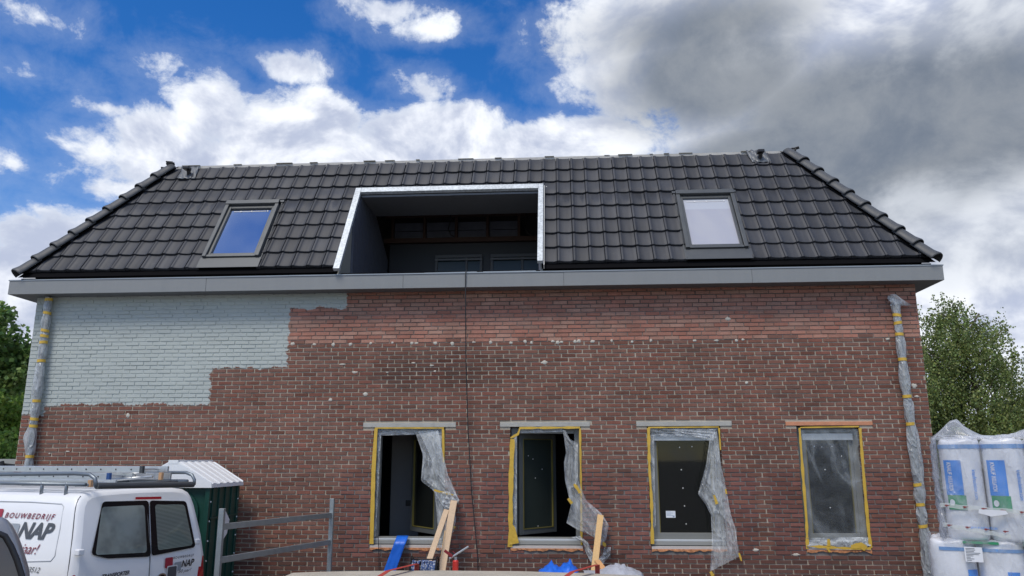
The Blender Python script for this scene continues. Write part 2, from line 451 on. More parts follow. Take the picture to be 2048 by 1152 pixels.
# ---- fascia, gutter and soffit
def fasc_fn(t, g, c, p):
    x, y, z = xyz(g)
    st = noise(comb(x*7, y, z*.8), 1, 5, .7); c = scale(c, st*.16+.92)
    return mixc(sstep(noise(g, 3, 6, .7), .6, .8)*.25, c, (.30,.30,.28))
fasc = mat('fascia_grey', (.235,.245,.245), .45, var=.05, sc=1.2, fn=fasc_fn); gutl = mat('gutter_lining', (.006,.006,.007), .9, spec=.05)
fx0, fx1, fz0, fz1, fy = -.285, 13.945, 4.835, 5.05, -.3
b = MB(); th = .02
xj = [fx0, 2.9, 5.98, 8.42, 11.2, fx1]
for q0_, q1_ in zip(xj, xj[1:]): b.box(q0_+.0015, q1_-.0015, fy+rr.uniform(0, .0025), fy+th, fz0, fz1)
b.box(fx0, fx0+th, fy+th, 8.3, fz0, fz1); b.box(fx1-th, fx1, fy+th, 8.3, fz0, fz1)
fa = b.build('fascia', fasc, house, bevel=.003)
b = MB(); b.box(fx0-.008, 4.2, fy-.008, fy+.035, fz1, fz1+.016); b.box(4.204, 10.9, fy-.008, fy+.035, fz1+.001, fz1+.017); b.box(10.904, fx1+.008, fy-.008, fy+.035, fz1, fz1+.016)
b.box(fx0-.008, fx0+.035, fy+.035, 8.3, fz1, fz1+.016); b.box(fx1-.035, fx1+.008, fy+.035, 8.3, fz1, fz1+.016)
b.build('trim', mat('zinc_trim', (.33,.36,.38), .4, .3, var=.1), fa)
b = MB(); b.box(fx0+th, fx1-th, fy+th, .3, fz0+.004, fz0+.02); b.box(fx0+th, 0, .3, 8.28, fz0+.004, fz0+.02); b.box(W, fx1-th, .3, 8.28, fz0+.004, fz0+.02)
b.build('soffit', mat('soffit_grey', (.13,.138,.145), .6, var=.05), house)
b = MB(); b.box(fx0+th, fx1-th, fy+th, -.14, fz0+.03, fz0+.05); b.box(-.2, W+.2, -.16, -.13, fz0+.05, 5.12); b.build('gutter', gutl, house)

# ---- roof
TH = rad(57.4); cT, sT = math.cos(TH), math.sin(TH)
def RP(u, v, w): return Vector((u, -.2+v*cT-w*sT, 5.2+v*sT+w*cT))
VT = 2.70                               # slope length to the ridge
UL0, UR0 = -.16, 13.84                  # eave ends; the hips run at 45 degrees in plan
def hipL(v): return UL0 + v*cT
def hipR(v): return UR0 - v*cT
LOG = (4.93, 8.09, -.5, 1.84)
SKL = (2.72, 3.64, -.02, 1.60); SKR = (10.28, 11.22, -.02, 1.60)
def clip(bm, holes, hips=True):
    if hips:
        for (p, q, s) in ((RP(hipL(0), 0, 0), RP(hipL(1), 1, 0), 1), (RP(hipR(0), 0, 0), RP(hipR(1), 1, 0), -1)):
            nrm = (q-p).cross(Vector((0, -sT, cT))).normalized()
            if nrm.x*s > 0: nrm = -nrm
            bmesh.ops.bisect_plane(bm, geom=bm.verts[:]+bm.edges[:]+bm.faces[:], plane_co=p, plane_no=nrm, clear_outer=True)
    vd = Vector((0, cT, sT))
    for (u0, u1, v0, v1) in holes:
        for uu in (u0, u1): bmesh.ops.bisect_plane(bm, geom=bm.verts[:]+bm.edges[:]+bm.faces[:], plane_co=(uu,0,0), plane_no=(1,0,0))
        for vv in (v0, v1): bmesh.ops.bisect_plane(bm, geom=bm.verts[:]+bm.edges[:]+bm.faces[:], plane_co=RP(0, vv, 0), plane_no=vd)
        dead = []
        for f in bm.faces:
            c = f.calc_center_median(); v = (c-RP(0,0,0)).dot(vd)
            if u0 < c.x < u1 and v0 < v < v1: dead.append(f)
        bmesh.ops.delete(bm, geom=dead, context='FACES')
G, TW = .335, .2425
tp = [(0,.003),(.02,.014),(.07,.019),(.16,.018),(.20,.009),(.25,.004),(.50,.0),(.80,.001),(.89,.003),(.95,.009),(1.0,.011)]
bm = bmesh.new(); cl = bm.loops.layers.float_color.new('Col')
rt_ = random.Random(5)
for r in range(8):
    v0 = .02+r*G-.012; v1 = v0+G+.03
    if r == 7: v1 = VT
    for k in range(-1, 60):
        u0 = -.25+k*TW+.09
        if u0 > UR0-v0*cT or u0+TW < UL0+v0*cT: continue
        g = .80+.38*rt_.random(); lift = rt_.uniform(0, .007); du = rt_.uniform(-.0015, .0015)
        rows = []
        for (vv, wv) in ((v0, -.002), (v0, .036), (v0+.010, .041), (v1, .006)):
            rows.append([bm.verts.new(RP(u0+du+t*(TW-.008), vv+(.004*math.sin(t*6.3) if vv < v1 else 0), wv+(h if wv > .005 else 0)+lift)) for t, h in tp])
        for a in range(3):
            for j in range(len(tp)-1):
                f = bm.faces.new((rows[a][j], rows[a][j+1], rows[a+1][j+1], rows[a+1][j])); f.smooth = a > 0
                for l in f.loops: l[cl] = (.038*g, .041*g, .049*g, 1)
clip(bm, [LOG, SKL, SKR])
me = bpy.data.meshes.new('roof'); bm.to_mesh(me); bm.free()
def tile_fn(t, g, c, p):
    x, y, z = xyz(g)
    s = noise(comb(x*14, y, z*1.5), 1, 4, .6)
    c = scale(scale(c, s*.8+.6), noise(g, 2.5, 5)*.5+.75)
    return mixc(sstep(noise(g, 5, 7, .7), .60, .8)*.35, c, (.13,.125,.12))
me.materials.append(mat('roof_tiles', rough=.58, attr=True, var=0, spec=.4, fn=tile_fn, bump=.12, bsc=80))
roof = link('roof', me, house); roof['label'] = 'steep roof slope of wavy anthracite tiles'
bm = bmesh.new()
vs = [bm.verts.new(RP(u, v, -.02)) for u, v in ((UL0-.05,-.08),(UR0+.05,-.08),(hipR(VT),VT),(hipL(VT),VT))]; bm.faces.new(vs)
clip(bm, [LOG], hips=False)
me = bpy.data.meshes.new('roof_deck'); bm.to_mesh(me); bm.free(); blackm = mat('black_membrane', (.006,.006,.007), .9, spec=.05); me.materials.append(blackm)
link('roof_deck', me, house)
# flat top, side and rear slopes, ridge board
a0, a1 = RP(hipL(VT), VT, -.02), RP(hipR(VT), VT, -.02); ed = 8.2
b = MB(); e0, e1 = RP(UL0, 0, -.02), RP(UR0, 0, -.02)
yb2 = ed-(a0.y-e0.y)
vs = [tuple(e0), tuple(e1), (e1.x, ed, e1.z), (e0.x, ed, e0.z), tuple(a0), tuple(a1), (a1.x, yb2, a1.z), (a0.x, yb2, a0.z)]
b.add(vs, [(0,4,7,3),(1,2,6,5),(3,7,6,2),(4,5,6,7)])
b.build('rear_roof', mat('roof_side', (.06,.06,.063), .5, var=.2), house)
b = MB(); p0, p1 = RP(hipL(VT)+.12, VT, 0), RP(hipR(VT)-.05, VT, 0)
b.box(p0.x, p1.x, p0.y+.0, p0.y+.05, p0.z-.03, p0.z+.055)
rb = b.build('ridge_board', mat('weathered_batten', (.50,.49,.46), .85, var=.3, sc=5), house)
x = p0.x+.1
while x < p1.x-.4:
    b = MB()
    l = rr.uniform(.05, .35); h = rr.uniform(.003, .010)
    b.box(x, x+l, p0.y-.012-rr.random()*.02, p0.y+.06, p0.z+.0555, p0.z+.057+h); x += l+rr.uniform(.1, .9); b.build('mortar_remnant', mat('grey_remnant', (.30,.29,.25), .9, var=.4, sc=12), rb)
# hip caps
capm = mat('hip_cap', (.072,.076,.080), .58, var=.2, sc=5)
def hipcaps(P, Q, n):
    P, Q = Vector(P), Vector(Q); ax = (Q-P).normalized(); side = ax.cross(Vector((0,0,1))).normalized(); upv = side.cross(ax).normalized(); L = (Q-P).length/n
    for i in range(n):
        a = P+ax*L*i; rows = []
        for (s, r, dh) in ((-.02,.112,.012),(.0,.114,.014),(.05,.106,.009),(.10,.100,.004),(L*.7,.096,0),(L+.03,.090,-.008)):
            rows.append([a+ax*s+side*(r*1.38*math.cos(t))+upv*(r*1.12*math.sin(t)+dh-.03) for t in [math.pi*k/12 for k in range(13)]])
        b = MB(); b.grid(rows); c = b.build('hip_tile', capm, roof, smooth=True, solid=.012)
    return ax, side, upv
HL0, HL1 = RP(UL0-.03, -.06, .03), RP(hipL(VT)+.02, VT, .03)
HR0, HR1 = RP(UR0+.03, -.06, .03), RP(hipR(VT)-.02, VT, .03)
hipcaps(HL0, HL1, 9); hipcaps(HR0, HR1, 9)
for P, Q, s in ((HL0, HL1, 1), (HR0, HR1, -1)):          # black dry-hip flaps under the caps
    b = MB()
    P, Q = Vector(P), Vector(Q); N = 24; r1 = []; r2 = []
    for i in range(N+1):
        p = P.lerp(Q, i/N); r1.append(p+Vector((0,0,.0))); r2.append(p+Vector((s*(.155+.004*rr.random()), -.02, .012)))
    b.grid([r1, r2]); b.build('hip_underlay', blackm, roof, solid=.004)
for P, s in ((HL1, -1), (HR1, 1)):
    b = MB()
    for k in range(7):
        c = P+Vector((rr.uniform(-.10,.12)*s, rr.uniform(-.05,.1), rr.uniform(-.02,.085))); b.bar(c, c+Vector((rr.uniform(.05,.14)*s, rr.uniform(-.05,.05), rr.uniform(-.05,.03))), .06, .015, (0,rr.random(),1))
    b.build('torn_flashing', capm, roof, bevel=.003)
# eave comb in black
for ua, ub in ((UL0+.05, 4.88), (8.14, UR0-.05)): b = MB(); b.fbox(RP, ua, ub, -.10, 0.0, -.015, .0); b.build('eave_comb', blackm, roof)
# vents with lead slate
lead = mat('lead_sheet', (.13,.14,.15), .4, .2, var=.3, sc=14, bump=.4, bsc=30)
def roof_vent(u, v):
    b = MB(); P = [[RP(u-.16+.32*i/10-.05*(j/8), v-.14+.36*j/8, .048+.012*math.sin(i*1.9+j)+.01*rr.random()) for i in range(11)] for j in range(9)]
    b.grid(P); o = b.build('vent_flashing', lead, house, smooth=True, solid=.004)
    b = MB(); c = RP(u, v-.02, .03); b.tube([c, c+Vector((0,-.05,.10))], [.035,.035], 14); d = c+Vector((0,-.05,.10)); b.box(d.x-.065, d.x+.045, d.y-.10, d.y+.03, d.z-.022, d.z+.028)
    b.build('vent_cap', mat('black_plastic'), o, bevel=.008)
roof_vent(1.74, 2.48); roof_vent(11.84, 2.54)
b = MB(); b.tube([(0.30,.95,5.9),(.14,.95,6.22)], .06, 12); b.box(.02,.24,.84,1.06,6.22,6.27); b.build('side_vent', mat('pale_metal', (.4,.42,.42), .4, .4), house)

# ---- roof windows
frm = mat('skylight_frame', (.085,.092,.095), .38, .3, var=.08); fr2 = mat('flashing_grey', (.075,.082,.088), .42, .3, var=.1)
def blue_glass(name, tint, rough=.02, metal=1.0):
    return mat(name, tint, rough, metal, var=0)
def skylight(H, gm, label):
    u0, u1, v0, v1 = H; v0 = .22
    b = MB()
    for a, c, d, e in ((u0,u0+.062,v0,v1),(u1-.062,u1,v0,v1)): b.fbox(RP, a, c, d, e, -.02, .10)
    b.fbox(RP, u0, u1, v1-.085, v1+.01, .0, .115); b.fbox(RP, u0+.063, u1-.063, v0, v0+.05, -.02, .085)
    f = b.build('skylight', frm, house, bevel=.006); f['label'] = label
    b = MB(); i = .066
    for a, c, d, e in ((u0+i,u0+i+.040,v0+.055,v1-.09),(u1-i-.040,u1-i,v0+.055,v1-.09)): b.fbox(RP, a, c, d, e, -.02, .062)
    b.fbox(RP, u0+i+.041, u1-i-.041, v0+.055, v0+.10, -.02, .060); b.fbox(RP, u0+i+.041, u1-i-.041, v1-.15, v1-.09, -.02, .060)
    b.build('sash', frm, f, bevel=.004)
    b = MB(); b.fbox(RP, u0+i+.035, u1-i-.035, v0+.09, v1-.14, .018, .03); b.build('pane', gm, f)
    b = MB(); b.fbox(RP, u0-.03, u1+.04, v0-.225, v0-.002, .05, .058); b.fbox(RP, u0-.03, u0-.004, v0-.0, v1+.03, .02, .035); b.fbox(RP, u1+.004, u1+.03, v0-.0, v1+.03, .02, .035)
    b.fbox(RP, u0-.05, u1+.05, v1+.012, v1+.06, .02, .05); b.build('flashing', fr2, f, bevel=.003)
    b = MB(); b.fbox(RP, u0+.16, u1-.20, v1-.215, v1-.205, .031, .036); 
    for q in (.3, .5, .8): b.fbox(RP, u0+(u1-u0)*q, u0+(u1-u0)*q+.02, v1-.225, v1-.20, .036, .04)
    b.build('blind_rail', mat('white_plastic', (.7,.7,.7), .4, var=.03), f)
    return f
gA = mat('glass_roof', (.03,.035,.04), .03, 0, var=0, spec=1.0, coat=1)
gA = mat('glass_skylight', (.62,.66,.70), .04, 1.0, var=0)
def blind_fn(t, g, c, p):
    x, y, z = xyz(g); return mixc(sstep(z, 6.22, 6.23), (.40,.405,.45), (.46,.48,.52))
gB = mat('glass_over_blind', (.5,.5,.56), .25, 0.0, var=0, fn=blind_fn, coat=1)
skylight(SKL, gA, 'left skylight whose pane mirrors blue sky'); skylight(SKR, gB, 'right skylight with a pale blind behind its pane')

# ---- loggia cut into the roof
galv_c = (.47,.51,.54)
def galv_fn(t, g, c, p):
    v = t.nodes.new('ShaderNodeTexVoronoi'); v.inputs['Scale'].default_value = 26; t.links.new(g, v.inputs['Vector'])
    return scale(scale(galv_c, E(v.outputs['Distance'])*.5+.72), noise(g, 3, 5)*.5+.75)
galv = mat('galvanised', galv_c, .5, .35, var=0, fn=galv_fn)
lx0, lx1 = 4.91, 8.11; vt = 1.85
b = MB()
b.fbox(RP, lx0, lx0+.10, -.15, vt-.001, .07, .13); b.fbox(RP, lx1-.085, lx1, -.06, vt-.001, .07, .13); b.fbox(RP, lx0+.101, lx1-.086, vt-.12, vt, .07, .13)
lf = b.build('loggia_frame', galv, house, bevel=.004)
b = MB(); b.fbox(RP, lx0-.03, lx1+.06, vt+.004, vt+.05, .0, .03); b.fbox(RP, lx1+.006, lx1+.022, -.10, vt, .0, .085); b.build('lead_strip', mat('flash_white', (.5,.5,.47), .6, var=.3), lf)
rev = mat('loggia_panel', (.24,.24,.215), .55, var=.1); ceil = mat('loggia_ceiling', (.15,.16,.175), .5, var=.05)
pt = RP(0, vt-.12, .065); pb = RP(0, -.15, .065); zc = pt.z
pt2 = RP(0, vt-.12, .0); pb2 = RP(0, -.15, .0)
def side(x0, x1, ysplit, nm, m):                      # side panel following the slope
    b = MB(); yb_ = 2.9
    front = lambda z: pb2.y+(z-pb2.z)*(pt2.y-pb2.y)/(pt2.z-pb2.z)
    z0 = 5.07; prof = [(max(front(z0), -.24), z0), (ysplit, z0), (ysplit, zc), (front(zc), zc)]
    vs = [(x, y, z) for x in (x0, x1) for y, z in prof]
    b.add(vs, [(0,1,2,3),(7,6,5,4),(0,4,5,1),(1,5,6,2),(2,6,7,3),(3,7,4,0)])
    return b.build(nm, m, house)
side(lx0+.02, lx0+.06, 1.0, 'loggia_cheek', rev); side(lx1-.045, lx1-.005, 1.0, 'loggia_cheek', rev)
clad = mat('dark_cladding', (.12,.13,.165), .35, .3, var=.1)
for xa, s in ((lx0+.062, 1), (lx1-.047, -1)):
    b = MB(); y = .35
    zq = lambda q: max(5.0, min(zc, zc-(q-1.75)*.55, pb2.z+(q-pb2.y)*sT/cT-.03))
    while y < 2.85:
        for (ya_, yc_, dd) in ((y, y+.08, .035), (y+.08, y+.10, .004)):
            x0_, x1_ = sorted((xa, xa+s*dd)); vs = [(x, q, z) for x in (x0_, x1_) for q in (ya_, yc_) for z in (4.9, zq(q))]
            b.add(vs, [(0,1,3,2),(4,6,7,5),(0,4,5,1),(2,3,7,6),(0,2,6,4),(1,5,7,3)])
        y += .10
    b.build('loggia_cladding', clad, house)
b = MB(); b.box(lx0+.1, lx1-.085, pt.y+.02, 1.75, zc-.035, zc); b.box(lx0+.1, 6.55, pt.y+.02, 1.749, zc-.037, zc-.0352)
b.build('loggia_ceiling', ceil, house)
b = MB(); b.box(lx0-.4, lx1+.4, -.1, 3.3, 4.88, 4.899); b.build('loggia_floor', mat('deck_grey', (.12,.12,.12), .7), house)
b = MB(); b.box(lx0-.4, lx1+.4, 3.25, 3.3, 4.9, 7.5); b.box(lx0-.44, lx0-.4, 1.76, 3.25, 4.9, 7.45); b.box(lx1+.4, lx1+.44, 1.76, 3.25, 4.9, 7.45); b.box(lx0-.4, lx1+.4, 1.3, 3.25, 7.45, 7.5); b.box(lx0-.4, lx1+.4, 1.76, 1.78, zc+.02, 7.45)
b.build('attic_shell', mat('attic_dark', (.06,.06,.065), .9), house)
wood = mat('brown_timber', (.075,.042,.032), .7, var=.3, sc=8)
b = MB(); b.box(lx0, lx1, 2.88, 2.96, 6.47, 6.56); b.box(lx0, lx1, 2.88, 2.96, 7.0, 7.05)
for x in (5.04, 5.68, 6.31, 6.93, 7.55, 7.98): b.box(x, x+.055, 2.885, 2.955, 6.56, 7.0)
b.build('attic_beam', wood, house)
b = MB()
for x in (5.1, 5.74, 6.37, 6.99): b.box(x, x+.57, 2.97, 3.02, 6.57, 6.72); b.box(x, x+.57, 2.972, 3.02, 6.735, 6.90)
b.build('insulation_board', mat('dark_foil', (.12,.135,.17), .5, var=.5, sc=4), house)
b = MB(); b.box(lx0+.1, lx1-.1, 2.97, 3.05, 4.9, 6.46); b.build('loggia_rear_wall', mat('loggia_rear', (.03,.034,.045), .5), house)
lg = mat('dark_pane', (.015,.03,.034), .2, 0, var=0, spec=.35)
for x0, x1 in ((5.93, 6.86), (7.02, 8.0)):
    b = MB(); b.box(x0, x1, 2.90, 2.965, 6.15, 6.21); b.box(x0, x0+.05, 2.90, 2.965, 5.1, 6.149); b.box(x1-.05, x1, 2.90, 2.965, 5.1, 6.149); b.box(x0+.6, x0+.64, 2.90, 2.965, 5.1, 6.149)
    f = b.build('loggia_window', mat('loggia_window_frame', (.10,.105,.115), .45), house, bevel=.003)
    b = MB(); b.box(x0+.05, x1-.05, 2.93, 2.95, 5.1, 6.149); b.build('pane', lg, f)
    b = MB(); b.box(x0, x1, 2.87, 2.898, 6.09, 6.125); b.build('vent_grille', mat('grille_grey', (.16,.165,.175), .5), f)
wire = mat('black_cable', (.02,.02,.022), .5)
for x in (6.22, 7.72):
    b = MB(); b.tube([(x, 2.8, 7.2), (x+.02, 2.78, 6.9), (x-.02, 2.78, 6.7), (x+.03, 2.78, 6.58), (x+.10, 2.78, 6.55)], .012, 6); b.build('loose_wire', wire, house)
b = MB(); b.bar((7.2, -.25, 5.075), (8.0, -.25, 5.078), .06, .01); b.bar((6.3,-.24,5.074),(7.1,-.24,5.08),.05,.012); b.build('ledge_strip', mat('zinc_trim'), house)

# ---- windows in the front wall
alu = mat('window_frame', (.20,.205,.19), .45, var=.05); sill = mat('sill_white', (.55,.58,.60), .35, .1, var=.04); silg = mat('sill_grey', (.27,.275,.26), .5, var=.06)
ply = mat('raw_white_board', (.52,.48,.45), .8, var=.15); foam = mat('orange_foam', (.46,.20,.09), .9, var=.4, sc=20, bump=.8)
gask = mat('yellow_gasket', (.17,.145,.035), .5, var=.1)
def glass_fn(t, g, c, p): return c
pane_m = mat('window_pane', (.012,.014,.013), .03, 0, var=0, spec=.6, trans=(.62,.4,0))
pane_d = mat('window_pane_dark', (.012,.014,.013), .04, 0, var=0, spec=.5)
dotm = mat('white_dot', (.8,.8,.78), .5, var=0)
YF = .085
def rect_frame(b, fr, x0, x1, z0, z1, wd, y0, y1):
    b.fbox(fr, x0, x0+wd, y0, y1, z0, z1); b.fbox(fr, x1-wd, x1, y0, y1, z0, z1); b.fbox(fr, x0+wd, x1-wd, y0, y1, z1-wd, z1); b.fbox(fr, x0+wd, x1-wd, y0, y1, z0, z0+wd)
I3 = lambda x, y, z: Vector((x, y, z))
WN = ['first', 'second', 'third', 'fourth']
wins = []
for i, (a, bb) in enumerate(WIN):
    b = MB()
    if i >= 2: rect_frame(b, I3, a+.012, bb-.012, WZ0+.115, WZ1-.012, .085, YF, YF+.08)
    else:
        b.box(a+.012, a+.097, YF, YF+.08, WZ0+.115, WZ1-.012); b.box(bb-.097, bb-.012, YF, YF+.08, WZ0+.115, WZ1-.012); b.box(a+.097, bb-.097, YF, YF+.08, WZ1-.097, WZ1-.012); b.box(a+.097, bb-.097, YF, YF+.08, WZ0+.115, WZ0+.13)
    f = b.build('window', alu, house, bevel=.004); wins.append(f)
    reveal(a, bb, f)
    f['label'] = ['window standing open behind torn film, blue strip over its sill', 'window with a sash swung inwards and yellow tape down its left edge', 'closed window with a small white sticker on its pane', 'closed window fully covered by taped film'][i]
    b = MB(); b.box(a+.02, bb-.02, YF-.03, YF+.05, WZ0+.085, WZ0+.113); b.build('sill', sill, f, bevel=.003)
    b = MB(); b.box(a+.015, bb-.015, YF-.045, YF+.06, WZ0+.035, WZ0+.083); b.box(a+.018, bb-.018, YF-.02, YF+.05, WZ0+.022, WZ0+.034); b.build('lower_profile', silg, f, bevel=.004)
    b = MB(); b.box(a+.005, bb-.005, -.008, YF+.05, WZ0-.014, WZ0+.021); b.build('base_board', ply, f)
    b = MB(); N = 40; top = []; bot = []; 
    for k in range(N+1):
        x = a+.004+(bb-a-.008)*k/N; top.append((x, -.012-.012*rr.random(), WZ0-.013)); bot.append((x, -.014-.014*rr.random(), WZ0-.022-.012*rr.random()-.014*(1+math.sin(x*23+i*2)*math.sin(x*9.1))))
    b.grid([[(p[0], .05, p[2]) for p in top], top, bot, [(p[0], .05, p[2]) for p in bot]]); b.build('foam_bead', foam, f)
    la, lb = LINT[i]
    b = MB(); b.box(la, lb, -.014, .05, WZ1+.003, WZ1+.058+(.012 if i < 3 else 0)); b.build('lintel', orangel if i == 3 else conc, f, bevel=.004)
    b = MB()
    fx = a+.10; fX = bb-.10
    if i >= 2:
        b = MB(); rect_frame(b, I3, a+.098, bb-.098, WZ0+.145, WZ1-(.10), .045, YF+.012, YF+.07); s = b.build('sash', alu, f, bevel=.003)
        b = MB(); rect_frame(b, I3, a+.144, bb-.144, WZ0+.191, WZ1-.146, .008, YF+.008, YF+.06); b.build('gasket', gask, s)
        b = MB(); b.box(a+.15, bb-.15, YF+.035, YF+.05, WZ0+.197, WZ1-.152); pn = b.build('pane', pane_m, s)
        b = MB(); b.box(a+.09, bb-.09, YF-.03, YF+.01, WZ1-.205, WZ1-.11); b.box(a+.09, bb-.09, YF-.038, YF-.031, WZ1-.205, WZ1-.18); b.build('vent_grille', mat('grille_silver', (.42,.45,.47), .35, .3, var=.05), f, bevel=.004)
        for (dx_, dz_) in ((.45,.3),(.62,.29),(.46,.62),(.47,.88),(.48,1.13),(.49,1.38)) if i == 2 else ((.30,.29),(.42,.3),(.58,.29),(.44,.62),(.47,1.15),(.72,.43)):
            b = MB(); x = a+dx_*(bb-a); z = WZ1-dz_; b.tube([(x, YF+.034, z), (x, YF+.030, z)], .008, 10); b.build('glazing_dot', dotm, pn)
        if i == 2:
            b = MB(); b.box(a+.24, a+.375, YF+.031, YF+.034, 1.47, 1.565); st = b.build('sticker', mat('sticker_paper', (.72,.76,.80), .6, var=.05), pn)
            b = MB(); 
            for q in range(4): b.box(a+.25, a+.25+.06+.03*(q % 2), YF+.0295, YF+.0305, 1.55-q*.017, 1.555-q*.017)
            b.box(a+.335, a+.362, YF+.0295, YF+.0305, 1.478, 1.50); b.build('sticker_print', mat('sticker_ink', (.3,.38,.48), .6, var=0), st)
def open_sash(f, hx, ang, wd, sgn, gl):
    ca_, sa_ = math.cos(ang)*sgn, math.sin(ang)
    fr = lambda u, v, z: Vector((hx+ca_*u-sa_*v*0-(-sa_)*0 + (-sa_*sgn)*v*1.0, .17+sa_*u+ (ca_*sgn)*v, z))
    z0, z1 = WZ0+.15, WZ1-.09
    b = MB(); rect_frame(b, fr, 0, wd, z0, z1, .075, -.03, .03); s = b.build('sash', mat('sash_dark', (.10,.11,.11), .4, var=.05), f, bevel=.006)
    b = MB(); rect_frame(b, fr, .075, wd-.075, z0+.075, z1-.075, .010, -.036, .036); b.build('gasket', gask, s)
    b = MB(); b.fbox(fr, .085, wd-.085, -.008, .008, z0+.085, z1-.085); b.build('pane', gl, s)
    b = MB(); b.fbox(fr, wd-.05, wd-.03, .03, .06, 1.75, 1.77); b.fbox(fr, wd-.05, wd-.03, .055, .07, 1.64, 1.77); b.build('handle', mat('black_plastic'), s)
    return s, fr
s1, fr1 = open_sash(wins[0], 6.51, rad(52), .84, -1, pane_d)
s2, fr2_ = open_sash(wins[1], 7.70, rad(48), .80, 1, mat('pane_greenish', (.035,.045,.04), .06, 0, var=.1, spec=.6))
for (u, z) in ((.3,2.3),(.5,2.15),(.35,2.02),(.4,1.32),(.2,2.35)):
    b = MB(); c = fr2_(u, -.012, z); b.tube([c, fr2_(u, -.016, z)], .007, 8); b.build('glazing_dot', dotm, s2)

# ---- downpipes wrapped in film
film = mat('clear_film', (.80,.84,.86), .2, 0, var=.2, sc=7, spec=.8, trans=(.30,.40,.4), crease=5)
pipefilm = mat('pipe_film', (.60,.64,.66), .2, 0, var=.3, sc=9, spec=.9, trans=(.42,.3,.5), crease=7)
film2 = mat('milky_film', (.68,.72,.74), .25, 0, var=.2, sc=7, spec=.7, trans=(.5,.3,.35), crease=9)
tape = mat('yellow_tape', (.60,.39,.05), .5, var=.15, sc=12, bump=.3)
tapeo = mat('old_tape', (.62,.40,.04), .5, var=.2, sc=12)
pvc = mat('grey_pipe', (.13,.145,.15), .45, var=.1)
def downpipe(top, bx, ztop, tapes, bulge, label):
    p0 = Vector((top[0], -.10, ztop)); p1 = Vector((bx, -.10, 0.05))
    b = MB(); b.tube([p0, p1], .045, 16); dp = b.build('downpipe', pvc, house, smooth=True); dp['label'] = label
    rows = []; N = 130; n = 22
    ph = rr.random()*9
    for i in range(N+1):
        t = i/N; z = ztop-.02-(ztop-.1)*t; x = p0.x+(p1.x-p0.x)*t
        dt = min([abs(z-q) for q in tapes]+[.25]); sq = 1-math.exp(-(dt/.09)**2)
        row = []
        for k in range(n):
            a = 2*math.pi*k/n
            r = .052 + sq*(.013 + .008*math.sin(a*3+ph+z*7)+.006*math.sin(a*5-z*13)+.004*rr.random())
            for (zb, hb, amp, dr) in bulge: r += amp*math.exp(-((z-zb)/hb)**2)*max(0, math.cos(a-dr))**2
            row.append((x+r*math.cos(a), -.10+max(min(r*math.sin(a), .085), -.2), z))
        rows.append(row)
    b = MB(); b.grid(rows, closed=True); b.build('wrap', pipefilm, dp, smooth=True)
    for q in tapes:
        x = p0.x+(p1.x-p0.x)*(ztop-q)/(ztop); b = MB(); tl = rr.uniform(-.012,.012)
        R_ = .056+.003*rr.random()
        b.grid([[(x+R_*math.cos(2*math.pi*k/20), -.10+R_*math.sin(2*math.pi*k/20), q+h+tl*math.cos(2*math.pi*k/20)) for k in range(20)] for h in (-.022, .022)], closed=True)
        b.build('tape_band', tape, dp, solid=.002)
    return dp
zl = [at(98, y, -.1).z for y in (627,)][0]
downpipe((.26,), .31, 4.84, [at(95, y, -.1).z for y in (600,626,661,672,685,722,802,838,852,913)], [(3.3,.25,.025,math.pi),(2.62,.16,.05,math.pi),(4.3,.2,.015,3)], 'left downpipe wrapped in film under the painted brick')
dr = downpipe((13.30,), 13.35, 4.52, [at(1800, y, -.1).z for y in (631,646,669,719,793,848,969,1009,1052)], [(2.45,.3,.04,0),(1.9,.2,.03,0),(1.15,.2,.025,0),(.7,.2,.035,0)], 'right downpipe wrapped in film on bare brick')
b = MB(); P = []
for i in range(9):
    row = []
    for j in range(16):
        a = 2*math.pi*j/16; r = .055+.03*(i/8)+.02*math.sin(3*a+i); row.append((13.29+r*math.cos(a)+.14*(i/8)*max(0, math.cos(a)), -.1+r*math.sin(a)*.8, 4.50+.02*i-.16*(i/8)*max(0, math.cos(a))))
    P.append(row)
b.grid(P, closed=True); b.build('film_tuft', film2, dr, smooth=True)

# ================================================================== PLASTIC SHEETS OVER THE WINDOWS
def sheet(b, Lp, Rp, Y, n=22, m=30, folds=5, amp=.02, tight=0, mi=0):
    """surface between two boundary polylines given as points (px,py) on the plane Y; folds run along the length"""
    def samp(pl, t):
        d = [0]
        for p, q in zip(pl, pl[1:]): d.append(d[-1]+math.hypot(q[0]-p[0], q[1]-p[1]))
        s = t*d[-1]
        for k in range(len(pl)-1):
            if s <= d[k+1] or k == len(pl)-2:
                u = (s-d[k])/max(d[k+1]-d[k], 1e-6); return (pl[k][0]+(pl[k+1][0]-pl[k][0])*u, pl[k][1]+(pl[k+1][1]-pl[k][1])*u)
    P = []; ph = rr.random()*6
    for i in range(m+1):
        t = i/m; A, B_ = samp(Lp, t), samp(Rp, t); y0 = Y if not callable(Y) else Y(t)
        row = []
        for j in range(n+1):
            s = j/n; wv = amp*(math.sin(s*folds*6.28+ph+t*2)+.6*math.sin(s*folds*10.3+t*5)+.5*math.sin(t*17+s*6+ph))*math.sin(min(1, .25+t)*1.57)+amp*.1*(rr.random()-.5)
            if tight: wv = amp*(.6*math.sin(t*9+s*7+ph)+.5*math.sin(s*13-t*15)+.25*math.sin(t*31+s*23+ph)+.12*(rr.random()-.5))
            q = at(A[0]+(B_[0]-A[0])*s, A[1]+(B_[1]-A[1])*s, y0-abs(wv)); row.append(q)
        P.append(row)
    b.grid(P, mi=mi); return b
